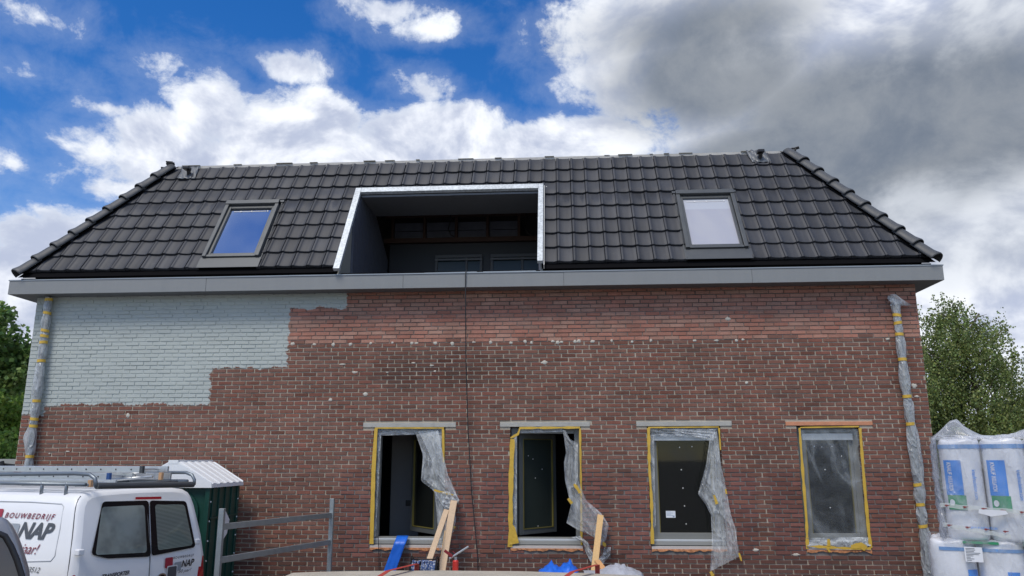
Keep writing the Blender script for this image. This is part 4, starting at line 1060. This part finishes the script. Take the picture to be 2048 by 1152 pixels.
# lettering on the side
inkr = mat('ink_dark_red', (.20,.012,.03), .4, var=0); inkg = mat('ink_grey', (.075,.08,.09), .4, var=0); inkl = mat('ink_light_grey', (.30,.33,.36), .4, var=0); inkd = mat('ink_black', (.02,.022,.025), .4, var=0)
def sframe(px, py, sgn=-1):
    s0, z0 = onside(px, py); return lambda x, y: LW((s0-x, hw(min(1.9, z0+y))+.008, z0+y))
def mpp(px, py): a = onside(px, py); c = onside(px+40, py); return abs(a[0]-c[0])/40
k = mpp(60, 1030)
text('lettering', 'BOUWBEDRIJF', .078, inkr, sframe(10,1035), van, shear=.3, width=102*k, bold=.001, space=1.35)
text('lettering', 'NAP', .225, inkg, sframe(34,1075), van, shear=.28, width=70*k, bold=.008, space=1.0)
text('lettering', '50 jaar!', .15, inkr, sframe(18,1105), van, shear=.45, width=59*k, bold=.0)
text('lettering', '183512', .075, inkd, sframe(47,1143), van, shear=.3, width=32*k, bold=.0)
frect('logo_square', inkl, sframe(-16,1078), van, 0, 50*k, 0, .17, .02); frect('logo_square', mat('ink_red', (.33,.02,.04), .4, var=0), sframe(-30,1043), van, 0, 34*k, 0, .14, .02)
# logo on the rear
def rframe(px, py):
    y0, z0 = onrear(px, py); return lambda x, y: rearf(.017)(y0-x, z0+y)
kr = abs(onrear(320,1130)[0]-onrear(380,1130)[0])/60
text('lettering', 'BOUWBEDRIJF', .035, inkd, rframe(346,1118), van, shear=.2, width=42*kr, bold=.0005, space=1.3)
text('lettering', 'NAP', .105, inkd, rframe(362,1134), van, shear=.25, width=26*kr, bold=.003)
text('lettering', '50 jaar!', .05, inkd, rframe(356,1146), van, shear=.4, width=26*kr)
frect('logo_square', mat('ink_red'), rframe(329,1137), van, 0, 15*kr, 0, .115, .015); frect('logo_square', inkl, rframe(347,1143), van, 0, 14*kr, 0, .10, .012); 
fr_ = lambda x, y: rframe(333,1156)(x, y)-VF*.003; frect('logo_square', mat('white_plastic'), fr_, van, -.012, 17*kr+.012, -.012, .132, .015)
fr_2 = lambda x, y: rframe(333,1156)(x, y)-VF*.006; frect('logo_square', inkg, fr_2, van, 0, 17*kr, 0, .12, .015)
text('lettering', 'TRANSPORTER', .055, inkd, rframe(203,1157), van, shear=.2, width=46*kr, bold=.002)
ce = onrear(322, 1160); b = MB(); b.tube([rearf(.01)(*ce), rearf(.022)(*ce)], .075, 28); bd = b.build('badge', mat('chrome', (.5,.5,.52), .2, 1, var=0), van)
b = MB(); b.tube([rearf(.022)(*ce), rearf(.024)(*ce)], .06, 28); b.build('badge_disc', blk, bd)
# tail lights, bumper, plate, wheels, side windows at the front
tl = mat('red_lens')
for s in (-1, 1):
    b = MB(); b.bar(LW((.03, s*.86, .72)), LW((.06, s*.845, 1.16)), .12, .10, tuple(VF)); b.build('tail_light', tl, van, bevel=.025)
b = MB(); b.bar(LW((-.04, -.88, .42)), LW((-.04, .88, .42)), .14, .22, (0,0,1)); b.build('bumper', mat('black_plastic'), van, bevel=.03)
b = MB(); b.bar(LW((-.02, -.26, .8)), LW((-.02, .26, .8)), .02, .11, (0,0,1)); b.build('number_plate', mat('plate_yellow', (.7,.5,.05), .4), van)
for s in (.75, 3.75):
    for y in (-1, 1):
        b = MB(); b.tube([LW((s, y*.72, .33)), LW((s, y*.955, .33))], .33, 30); wh = b.build('wheel', mat('rubber'), van, bevel=.03)
        b = MB(); b.tube([LW((s, y*.90, .33)), LW((s, y*.965, .33))], .20, 24); b.build('rim', mat('steel_bright'), wh, bevel=.01)
poly_patch('side_window', [(3.0,1.15),(3.75,1.15),(3.5,1.72),(3.0,1.76)], sidef(.01), blk, van, r=.05)
# roof rack
rk = mat('rack_tube', (.20,.23,.26), .4, .6, var=.1); rkd = mat('rack_dark', (.10,.105,.11), .4, .5, var=.1)
ZR = 2.02
b = MB()
def onz_line(px, py, ylat):      # point on the vertical plane at lateral ylat of the van
    d = ray(px, py); t = ((vp+VL*ylat-CAM).dot(VL))/d.dot(VL); q = CAM+d*t-vp; return q.dot(VF), q.z
b = MB()
for px in (82, 131):
    s, z = onz_line(px, 990, .72); b.tube([LW((s, .72, 1.92)), LW((s, .72, 2.06))], .018, 8)
    b.box(0,0,0,0,0,0) if False else None
for s in (1.9, 2.6, 3.2):
    b.tube([LW((s, .72, 1.92)), LW((s, .72, 2.06))], .018, 8)
for s in (.35, 1.2, 2.2, 3.0):
    b.tube([LW((s, -.72, 1.9)), LW((s, -.72, 2.06))], .018, 8)
    b.tube([LW((s, -.72, 2.03)), LW((s, .72, 2.03))], .016, 8)
b.tube([LW((.2, .72, 2.04)), LW((3.3, .72, 2.04))], .02, 8); b.tube([LW((.2, -.72, 2.04)), LW((3.3, -.72, 2.04))], .02, 8)
rack = b.build('roof_rack', rk, van, smooth=True)
sA, zA = onz_line(192, 972, .70)
for yl, pxs in ((.70, [(0,949),(60,948),(150,947),(180,949),(190,957),(192,974)]),):
    b = MB(); b.tube([LW((onz_line(p[0], p[1], yl)[0], yl, onz_line(p[0], p[1], yl)[1])) for p in pxs], .022, 10); b.build('hoop', rk, rack, smooth=True)
b = MB(); b.tube([LW((onz_line(p[0], p[1], -.66)[0], -.66, onz_line(p[0], p[1], -.66)[1])) for p in [(225,948),(330,945),(372,945),(384,950),(389,960),(388,970)]], .02, 10); b.build('hoop', rk, rack, smooth=True)
rA = LW((onz_line(193,974,.70)[0], .70, onz_line(193,972,.70)[1])); rB = LW((onz_line(386,969,-.66)[0], -.66, onz_line(386,969,-.66)[1]))
b = MB(); b.tube([rA, rB], .034, 14); b.build('roller', rkd, rack, smooth=False)
# ladders
al = mat('aluminium', (.56,.58,.59), .4, .7, var=.2, sc=9); hole = mat('dark_hole', (.02,.02,.02), .8, var=0); capt = mat('tan_cap', (.50,.30,.16), .6); capb = mat('blue_cap', (.02,.07,.22), .5)
def ladder(label, pxe, pyt, pyb, ynear, wid, length, cap, capm_):
    s0, z1 = onz_line(pxe, pyt, ynear); _, z0 = onz_line(pxe, pyb, ynear)
    L = thing('ladder', label, 'ladder', LW((s0, ynear, z0)), 'ladders on the van roof')
    for y in (ynear, ynear-wid):
        b = MB(); b.bar(LW((s0, y, (z0+z1)/2)), LW((s0+length, y, (z0+z1)/2)), .028, z1-z0, (0,0,1)); rl_ = b.build('rail', al, L, bevel=.004)
        if y != ynear: continue
        b = MB(); b.bar(LW((s0-.03, y, (z0+z1)/2)), LW((s0+.02, y, (z0+z1)/2)), .036, (z1-z0)+.012, (0,0,1)); b.build('end_cap', capm_, rl_, bevel=.004)
    n_ = int(length/.25)
    for k_ in range(n_):
        s = s0+.15+k_*.25; b = MB(); b.tube([LW((s, ynear+.016, (z0+z1)/2)), LW((s, ynear-wid-.016, (z0+z1)/2))], .013, 8); b.build('rung', al, L)
        b = MB(); b.tube([LW((s, ynear+.017, (z0+z1)/2)), LW((s, ynear+.019, (z0+z1)/2))], .010, 8); b.build('rung_end', hole, L)
ladder('lowest aluminium ladder on the van roof, nearest the camera, with tan end caps', 181, 961, 973, .55, .34, 2.9, True, capt)
ladder('middle aluminium ladder on the van roof with blue end caps', 218, 947, 960, .12, .34, 3.4, True, capb)
ladder('uppermost aluminium ladder on the van roof, reaching furthest back', 284, 933, 945, -.10, .40, 3.6, True, mat('dark_cap', (.05,.055,.06), .5))
ladder('short aluminium ladder end beside the portable toilet on the van rack', 322, 946, 959, -.45, .16, 2.5, True, capt)
b = MB(); b.tube([LW((onz_line(305,953,-.3)[0], -.3, onz_line(305,953,-.3)[1])), LW((onz_line(200,962,-.1)[0], -.1, onz_line(200,962,-.1)[1]))], .018, 8)
b.tube([LW((onz_line(290,946,-.3)[0], -.3, onz_line(290,946,-.3)[1])), LW((onz_line(222,950,-.2)[0], -.2, onz_line(222,950,-.2)[1]))], .014, 8)
tag(b.build('pole', al, None, smooth=True), 'pair of short aluminium poles strapped between the ladders on the van', 'pole')

# ================================================================== PARKED CAR (only its rear pillar shows)
rd = ray(30, 1100); rd.z = 0; CFv = rd.normalized(); CLv = Vector((-CFv.y, CFv.x, 0)); CD = 5.3
def atc(px, py, dep=0.0):                 # on the car's rear plane, moved forward by dep
    d = ray(px, py); return CAM+d*((CD+dep)/d.dot(CFv))
prof = [(1,1037),(12,1043),(24,1056),(36,1079),(46,1106),(55,1136),(60,1155)]
pr3 = [atc(*p) for p in prof]
hwc = .86; q0 = pr3[-1]; c0_ = q0+CLv*hwc; c0_.z = 0
car = thing('parked_car', 'silver car with a dark rear window at the left edge before the white van', 'car', c0_)
silver = mat('silver_paint', (.30,.30,.31), .3, .4, var=.04, coat=.6)
half = [((p-c0_).dot(-CLv), p.z) for p in reversed(pr3)]
low = [(hwc-.06, .30), (hwc+.01, .5), (hwc+.02, .9), (hwc+.01, 1.2)]
half = low+half+[(half[-1][0]-.12, half[-1][1]+.004), (half[-1][0]-.35, half[-1][1]+.008)]
ringc = half+[(0, half[-1][1]+.01)]+[(-a_, z_) for a_, z_ in reversed(half)]
rows = []
for dep, ins, zc2 in ((.02,.30,1),(.0,.10,1),(.0,.03,1),(.05,0,1),(.5,0,.975),(1.5,0,.89),(2.6,.0,.78),(3.0,.04,.70),(3.4,.08,.62),(4.0,.12,.5),(4.2,.2,.45)):
    rows.append([c0_+CFv*(dep+.10*max(0, z_-1.1) if dep < 1 else dep)-CLv*(a_*(1-ins))+Vector((0,0,.9+(z_-.9)*(1-ins)*zc2 if z_ > .9 else .9+(z_-.9)*(1-ins*.5))) for a_, z_ in ringc])
b = MB(); b.grid(rows); n = len(ringc); b.f += [tuple(reversed(range(n))), tuple(len(b.v)-n+i for i in range(n))]; b.mi += [0, 0]
for i in range(len(rows)-1): b.f.append((i*n+n-1, i*n, (i+1)*n, (i+1)*n+n-1)); b.mi.append(0)
b.build('body', silver, car, smooth=True)
gpx = [(-140,1064),(-4,1066),(10,1072),(22,1092),(34,1120),(44,1152),(50,1180),(-140,1180)]
q = [atc(p[0], p[1], -.03+.10*max(0, atc(*p).z-1.1)) for p in gpx]
b = MB(); b.add(q, [tuple(range(len(q)))]); sg = b.build('rear_window', mat('car_glass', (.06,.032,.026), .15, 0, var=.3, sc=3, coat=1), car)  # glass coloured reddish brown in place of reflected brickwork
b = MB(); b.tube([v-CFv*.004 for v in q[:-1]], .016, 8); b.build('window_trim', mat('black_plastic'), sg, smooth=True)
for dep in (.75, 3.3):
    for s_ in (-1, 1):
        w0 = c0_+CFv*dep+CLv*s_*.84; w0.z = .31
        b = MB(); b.tube([w0-CLv*.1, w0+CLv*.1], .31, 28); wh = b.build('wheel', mat('rubber'), car, bevel=.03)
        b = MB(); b.tube([w0-CLv*.105, w0+CLv*.105], .19, 20); b.build('rim', mat('steel_bright'), wh)

# ================================================================== INSULATION PACKS
bagm = mat('bag_film', (.74,.76,.80), .28, 0, var=.14, sc=4, spec=.6, bump=.5, bsc=9)
bluep = mat('print_blue', (.03,.24,.72), .4, var=.05); greenp = mat('print_green', (.03,.28,.12), .4, var=.05); lbl = mat('print_light_blue', (.16,.33,.62), .4, var=.05); whitep = mat('print_white', (.75,.77,.8), .4, var=0)
wrapm = mat('wrap_film', (.62,.65,.70), .2, 0, var=.25, sc=3, spec=.8, trans=(.16,.45,.25), crease=3.2)
def roll(parent, cx, cy, z0, z1, r, name='insulation_roll'):
    rows = []; n = 28; H = z1-z0
    for t, k in ((0,.93),(.01,.97),(.03,.99),(.08,1),(.3,.985),(.5,1.0),(.7,.985),(.92,1),(.97,.98),(.99,.94),(1,.86)):
        rows.append([(cx+r*k*(math.copysign(abs(math.cos(a))**.72, math.cos(a)))*(1+.01*math.sin(5*a)), cy+r*k*(math.copysign(abs(math.sin(a))**.72, math.sin(a)))*(1+.01*math.sin(7*a+t*5)), z0+H*t+.012*math.sin(4*a)*(t > .9)) for a in [2*math.pi*q/n for q in range(n)]])
    b = MB(); b.grid(rows, closed=True); b.f += [tuple(reversed(range(n))), tuple(len(b.v)-n+i for i in range(n))]; b.mi += [0, 0]
    return b.build(name, bagm, parent, smooth=True)
def rfr(cx, cy, r, off=.006):                              # wrap flat art onto the front of a roll: x along the arc, y up
    def g(x, z):
        a = x/r; c, s = math.sin(a), math.cos(a)
        return Vector((cx+(r+off)*math.copysign(abs(c)**.72, c), cy-(r+off)*math.copysign(abs(s)**.72, s), z))
    return g
PY = -2.55
U0 = at(1876, 900, PY); pr_ = .235
up_ = thing('insulation_pack', 'upper pack of insulation rolls in cloudy plastic wrap with blue and green prints', 'insulation pack', (U0.x, PY, 1.45), 'stacked insulation packs')
zu0, zu1 = 1.445, 2.50
xs_ = [at(1926,1000,PY).x+.41*k_ for k_ in range(3)]
pr_ = (xs_[1]-xs_[0])/2*.99
for row in range(2):
    for k_, cx in enumerate(xs_):
        cy = PY+pr_+row*2*pr_
        r_ = roll(up_, cx, cy, zu0, zu1, pr_)
        if row == 0:
            g = rfr(cx, cy, pr_)
            def rectp(nm, m, x0, x1, z0, z1, off=.006, par=r_, cx=cx, cy=cy):
                gg = rfr(cx, cy, pr_, off); b = MB(); N = 8; b.grid([[gg(x0+(x1-x0)*i/N, z) for i in range(N+1)] for z in (z0, (z0+z1)/2, z1)]); return b.build(nm, m, par, smooth=True)
            rectp('printed_band', lbl, -.30, .30, 2.405, 2.45)
            rectp('printed_panel', bluep, -.165, .0, 1.91, 2.28); rectp('printed_panel', greenp, -.155, .005, 1.755, 1.908)
            text('printed_text', 'KNAUF', .066, whitep, lambda x, y, cx=cx, cy=cy: rfr(cx, cy, pr_, .010)(-.115+y, 2.26-x), r_, shear=.2, sx=.60, bold=.001)
            text('printed_text', 'INSULATION', .066, whitep, lambda x, y, cx=cx, cy=cy: rfr(cx, cy, pr_, .010)(-.115+y, 2.115-x), r_, shear=.2, sx=.42, bold=.001)
            text('printed_text', 'knaufinsulation.com', .058, bluep, lambda x, y, cx=cx, cy=cy: rfr(cx, cy, pr_, .010)(.07+y, 2.18-x), r_, sx=.68, bold=.001)
            b = MB(); g2 = rfr(cx, cy, pr_, .010); b.add([g2(-.10+.03*math.cos(a), 1.83+.035*math.sin(a)) for a in [q*math.pi/6 for q in range(12)]], [tuple(range(12))]); b.build('printed_mark', whitep, r_)
# loose wrap round the upper pack
wx0, wx1, wy0, wy1 = xs_[0]-pr_-.04, xs_[2]+pr_+.04, PY-.03, PY+4*pr_+.04
rows = []; Nn = 120
per = []
def perim(t):
    w_, d_ = wx1-wx0, wy1-wy0; s = t*2*(w_+d_)
    if s < w_: return wx0+s, wy0, (0,-1)
    s -= w_
    if s < d_: return wx1, wy0+s, (1,0)
    s -= d_
    if s < w_: return wx1-s, wy1, (0,1)
    s -= w_; return wx0, wy1-s, (-1,0)
for j in range(26):
    t = j/25; z = zu0-.03+t*(2.52-zu0+.03); row = []
    for i in range(Nn):
        x, y, nn = perim(i/Nn); wob = .018*math.sin(i*.9+j*.5)+.014*math.sin(i*2.3-j*.8)+.012*rr.random(); lft = .015*math.sin(t*3.1) if nn[0] < 0 else 0
        if y == wy0 and x-wx0 < .12: wob += .03*math.sin(t*9)
        row.append((x+nn[0]*(wob+lft), y+nn[1]*wob, z-(.02*math.sin(i*.35) if j == 0 else 0)))
    rows.append(row)
cxx, cyy = (wx0+wx1)/2, (wy0+wy1)/2
for k_ in (1, 2, 3, 4, 5):
    f_ = 1-k_/5*.97; row = []
    for i in range(Nn):
        x, y, nn = perim(i/Nn); X_, Y_ = cxx+(x-cxx)*f_, cyy+(y-cyy)*f_
        pk = .20*math.exp(-((X_-(wx0+.24))/.13)**2-((Y_-wy0-.12)/.2)**2)+.10*math.exp(-((X_-(wx0+1.02))/.2)**2-((Y_-wy0-.15)/.3)**2)
        row.append((X_, Y_, 2.53+pk+.02*math.sin(i*.7+k_)))
    rows.append(row)
b = MB(); b.grid(rows, closed=True)
b.build('wrap', wrapm, up_, smooth=True)
b = MB()
def tapeline(z0, z1, x0, x1, parent, m, wd=.045, off=.05):
    b = MB(); N = 30; b.grid([[(x0+(x1-x0)*i/N, PY-off-.006*math.sin(i*1.3), z0+(z1-z0)*i/N+h+.004*math.sin(i*.9)) for i in range(N+1)] for h in (-wd/2, wd/2)]); return b.build('printed_tape', m, parent, smooth=True)
tpm = mat('tape_white', (.62,.66,.64), .3, var=.1, trans=(.6,.1,.1))
for (za, zb) in ((1.805, 1.72), (1.60, 1.50)):
    q = tapeline(za, zb, wx0, wx0+(1.15 if za > 1.7 else .62), up_, tpm, off=.065)
    for k_ in range(5 if za > 1.7 else 4):
        x = wx0+.06+k_*.17; z = za+(zb-za)*(x-wx0)/1.15; b = MB(); b.add([(x+.016*math.cos(a)*(1+.5*math.sin(3*a)), PY-.078, z+.011*math.sin(a)) for a in [r8*math.pi/5 for r8 in range(10)]], [tuple(range(10))])
        b.add([(x+.012, PY-.079, z-.004), (x+.034, PY-.079, z+.003), (x+.034, PY-.079, z+.009), (x+.012, PY-.079, z+.006)], [(0,1,2,3)]); b.build('tape_mark', mat('ink_mark', (.22,.04,.04), .5, var=0), q)
b = MB(); b.add([(wx0+.36,PY-.085,1.77),(wx0+.60,PY-.085,1.765),(wx0+.62,PY-.085,1.73),(wx0+.55,PY-.085,1.715),(wx0+.46,PY-.085,1.70),(wx0+.40,PY-.085,1.72),(wx0+.35,PY-.085,1.73)], [(0,1,2,3,4,5,6)]); b.build('torn_label', mat('torn_paper', (.7,.72,.75), .6), up_)
b = MB(); b.box(wx0+.17, wx0+.50, PY-.02, PY+.2, zu0-.035, zu0-.012); b.box(wx0+.72, wx0+.88, PY-.02, PY+.2, zu0-.035, zu0-.012); b.build('green_base_strip', greenp, up_)
text('printed_text', 'KNAUF INSULATION', .035, bluep, lambda x, y: Vector((wx0+.26+x, PY-.062, 1.565+y)), up_, sx=.75)
# lower pack
lw_ = thing('insulation_pack', 'lower pack of insulation rolls stretch-wrapped, with a white delivery label', 'insulation pack', (U0.x, PY, .15), 'stacked insulation packs')
xl0 = at(1862, 1100, PY).x; zl1 = 1.435
xl = [xl0+.22+k_*.445 for k_ in range(4)]
for row in range(2):
    for k_, cx in enumerate(xl[:3]):
        r_ = roll(lw_, cx, PY+.215+row*.44, .15, zl1, .225)
        if row == 0:
            def rp2(nm, m, x0, x1, z0, z1, par=r_, cx=cx):
                gg = rfr(cx, PY+.215, .225, .006); b = MB(); b.grid([[gg(x0+(x1-x0)*i/8, z) for i in range(9)] for z in (z0, z1)]); return b.build(nm, m, par, smooth=True)
            rp2('printed_band', lbl, -.10 if k_ == 0 else -.28, .30, 1.33, 1.365); rp2('printed_panel', bluep, [.10,.02,-.18][k_], [.25,.13,.02][k_], .80, 1.14)
            rp2('printed_panel', greenp, [.10,.02,-.18][k_], [.25,.13,.02][k_], .62, .798)
b = MB(); rows = []
for j in range(16):
    z = .13+j/15*(zl1-.11); row = []
    for i in range(100):
        t = i/100; w_, d_ = 1.37, .92; s = t*2*(w_+d_)
        if s < w_: x, y, nn = xl0-.01+s, PY-.02, (0,-1)
        elif s < w_+d_: x, y, nn = xl0-.01+w_, PY-.02+s-w_, (1,0)
        elif s < 2*w_+d_: x, y, nn = xl0-.01+w_-(s-w_-d_), PY-.02+d_, (0,1)
        else: x, y, nn = xl0-.01, PY-.02+d_-(s-2*w_-d_), (-1,0)
        q = .008*math.sin(i*1.7)+.006*math.sin(j*2.1+i*.4); row.append((x+nn[0]*q, y+nn[1]*q, z))
    rows.append(row)
b.grid(rows, closed=True); b.build('wrap', mat('stretch_wrap', (.6,.63,.66), .2, 0, var=.2, sc=4, spec=.7, trans=(.10,.35,.2), crease=4), lw_, smooth=True)
la = at(1930, 1100, PY-.045); b = MB(); b.box(la.x, la.x+.165, PY-.052, PY-.048, la.z-.11, la.z+.04); lb_ = b.build('delivery_label', whitep, lw_)
b = MB()
for q in range(9):
    z = la.z+.028-q*.015; b.box(la.x+.012, la.x+.03+.1*rr.random()+.02, PY-.0545, PY-.0535, z-.004, z)
b.build('label_print', inkd, lb_)
pal = thing('pallet', 'wooden pallet carrying the insulation packs', 'pallet', (U0.x, PY, 0))
b = MB()
for k_ in range(6): b.box(xl0, xl0+1.35, PY+k_*.16, PY+k_*.16+.1, .12, .145)
b.build('deck_board', tim, pal); b = MB()
for x in (xl0, xl0+.62, xl0+1.25): b.box(x, x+.1, PY, PY+.9, 0, .12)
b.build('bearer', tim, pal)
for o_ in (up_, lw_, pal): o_.rotation_euler = (0, 0, rad(-26))

# ================================================================== TREES
def leafmat(name, c):
    def fn(t, g, cc, p):
        p.inputs['Subsurface Weight'].default_value = 0
        return cc
    m = mat(name, c, .55, 0, var=.0, attr=True, spec=.35, fn=fn)
    t = m.node_tree; E.nt = t; p = t.nodes['Principled BSDF']; tl_ = t.nodes.new('ShaderNodeBsdfTranslucent'); mx = t.nodes.new('ShaderNodeMixShader'); mx.inputs[0].default_value = .35
    a = t.nodes.new('ShaderNodeVertexColor'); a.layer_name = 'Col'; t.links.new(a.outputs[0], tl_.inputs[0])
    t.links.new(p.outputs[0], mx.inputs[1]); t.links.new(tl_.outputs[0], mx.inputs[2]); t.links.new(mx.outputs[0], t.nodes['Material Output'].inputs[0])
    return m
def leaves(name, pts, size, base, m, parent, droop=0, seed=1):
    g = np.random.default_rng(seed); n = len(pts); pts = np.array(pts)
    a = g.normal(size=(n, 3)); a[:, 2] -= droop; a /= np.linalg.norm(a, axis=1)[:, None]
    c = np.cross(a, g.normal(size=(n, 3))); c /= np.linalg.norm(c, axis=1)[:, None]
    s = size*g.uniform(.6, 1.3, n)[:, None]; L_ = a*s; Wd_ = c*s*.42
    V_ = np.stack([pts, pts+L_*.5+Wd_, pts+L_, pts+L_*.5-Wd_], 1).reshape(-1, 3)
    me = bpy.data.meshes.new(name); me.vertices.add(4*n); me.vertices.foreach_set('co', V_.ravel().astype(np.float32))
    me.loops.add(4*n); me.loops.foreach_set('vertex_index', np.arange(4*n, dtype=np.int32)); me.polygons.add(n)
    me.polygons.foreach_set('loop_start', np.arange(0, 4*n, 4, dtype=np.int32)); me.polygons.foreach_set('loop_total', np.full(n, 4, dtype=np.int32)); me.update(); me.validate()
    col = np.array(base)[None]*g.uniform(.55, 1.45, n)[:, None]*np.stack([g.uniform(.85,1.2,n), np.ones(n), g.uniform(.7,1.2,n)], 1)
    C4 = np.concatenate([np.repeat(col, 4, 0), np.ones((4*n, 1))], 1)
    ca = me.color_attributes.new('Col', 'FLOAT_COLOR', 'POINT'); ca.data.foreach_set('color', C4.astype(np.float32).ravel())
    me.materials.append(m); return link(name, me, parent)
bark = mat('bark', (.09,.07,.05), .9, var=.4, sc=8, bump=.6)
def tree(label, base, height, crown_z0, rx, n_limb, per, size, colr, seed, birch=False, top_shape=1.0, cat='tree', name='tree'):
    g = random.Random(seed); T = thing(name, label, cat, base); bx_, by_, _ = base
    b = MB(); tp_ = [(bx_, by_, 0)]
    for k_ in range(1, 9): tp_.append((bx_+g.uniform(-.12,.12)*k_/3, by_+g.uniform(-.12,.12)*k_/3, height*.93*k_/8))
    r0 = .03*height*.6; b.tube(tp_, [r0*(1-k_/8.6)+.01 for k_ in range(9)], 9)
    pts = []
    for i in range(n_limb):
        t = (i+.5)/n_limb; z = crown_z0+(height-crown_z0)*t
        k_ = min(7, int(z/(height*.93)*8)); q = tp_[k_]; ang = g.uniform(0, 6.283)
        prof_ = math.sin(math.pi*min(1, .18+t*.82))**.7 if not birch else (math.sin(math.pi*min(1, .22+t*.76))**.75)
        ln = rx*prof_*g.uniform(.6, 1.12)
        st_ = Vector((q[0], q[1], max(.5, z-ln*.45))); en = Vector((q[0]+ln*math.cos(ang), q[1]+ln*math.sin(ang), z+g.uniform(-.1,.3)*ln*.5))
        md = st_.lerp(en, .5)+Vector((0, 0, .1*ln)); b.tube([st_, md, en], [.024*height/8, .014*height/8, .004], 5)
        nc = max(3, int(6*ln/rx*2))
        for c_ in range(nc):
            u = g.uniform(.35, 1.05); ctr = (st_.lerp(md, u*2) if u < .5 else md.lerp(en, (u-.5)*2))+Vector((g.gauss(0,.16), g.gauss(0,.16), g.gauss(0,.1)))*rx*.5
            if birch:
                for sx_ in range(5):
                    s0_ = ctr+Vector((g.gauss(0,.16), g.gauss(0,.16), g.gauss(0,.12))); Ls = g.uniform(.25, 1.0); dxs = g.gauss(0,.12)
                    for j in range(per//5):
                        v = g.random(); pts.append((s0_.x+dxs*v+g.gauss(0,.035), s0_.y+g.gauss(0,.04), s0_.z-Ls*v))
            else:
                rr_ = g.uniform(.22,.5)*rx*.5
                for j in range(per):
                    v = Vector((g.gauss(0,1), g.gauss(0,1), g.gauss(0,1))).normalized()*rr_*g.uniform(.4,1)**.5; pts.append((ctr.x+v.x, ctr.y+v.y, ctr.z+v.z*.7))
    b.build('trunk', bark, T, smooth=True)
    leaves('crown', pts, size, colr, leafmat('leaf_'+'_'.join('%d' % int(c*1000) for c in colr), colr), T, droop=(1.2 if birch else .3), seed=seed)
    return T
tree('tall birch with drooping light foliage behind the insulation packs', (at(1960,800,10).x, 10, 0), 6.6, 1.5, 2.15, 104, 118, .06, (.20,.26,.09), 11, birch=True)
tree('dark full tree low behind the birch at the right edge', (at(2040,850,14).x, 14, 0), 4.0, .5, 2.4, 60, 90, .09, (.06,.095,.034), 13)
tree('dark shrubby tree low beside the right house corner', (at(1905,870,12).x, 12, 0), 3.5, .4, 1.5, 46, 90, .08, (.07,.11,.04), 14)
tree('darker leafy tree at the left edge beside the painted wall', (at(-45,700,6).x, 6, 0), 6.0, 3.7, 1.75, 38, 45, .12, (.15,.25,.075), 17)
tree('bright green bushy tree low at the left edge', (at(-20,840,9).x, 9, 0), 5.0, .8, 2.2, 60, 80, .11, (.26,.40,.09), 19)

# ================================================================== NEIGHBOURING GARAGE AT THE LEFT EDGE
gx = at(20, 925, 5); ga_ = thing('garage', 'low pale garage with a flat roof edge behind the van at the left', 'garage', (gx.x-2, 6.5, 0))
zg = at(20, 918, 5).z
b = MB(); b.box(gx.x-4.5, gx.x+1.2, 5, 8, 0, zg-.12); b.build('wall', mat('pale_render', (.42,.42,.40), .9, var=.1), ga_)
b = MB(); b.box(gx.x-4.6, gx.x+1.3, 4.9, 8.1, zg-.119, zg); b.build('roof_edge', mat('pale_trim', (.35,.36,.34), .7), ga_)
b = MB(); b.bar(at(0,928,4.8), at(30,931,4.8), .05, .05); b.tube([at(3,923,4.75), at(5,934,4.75)], .05, 10); b.build('wall_lamp', mat('black_plastic'), ga_)
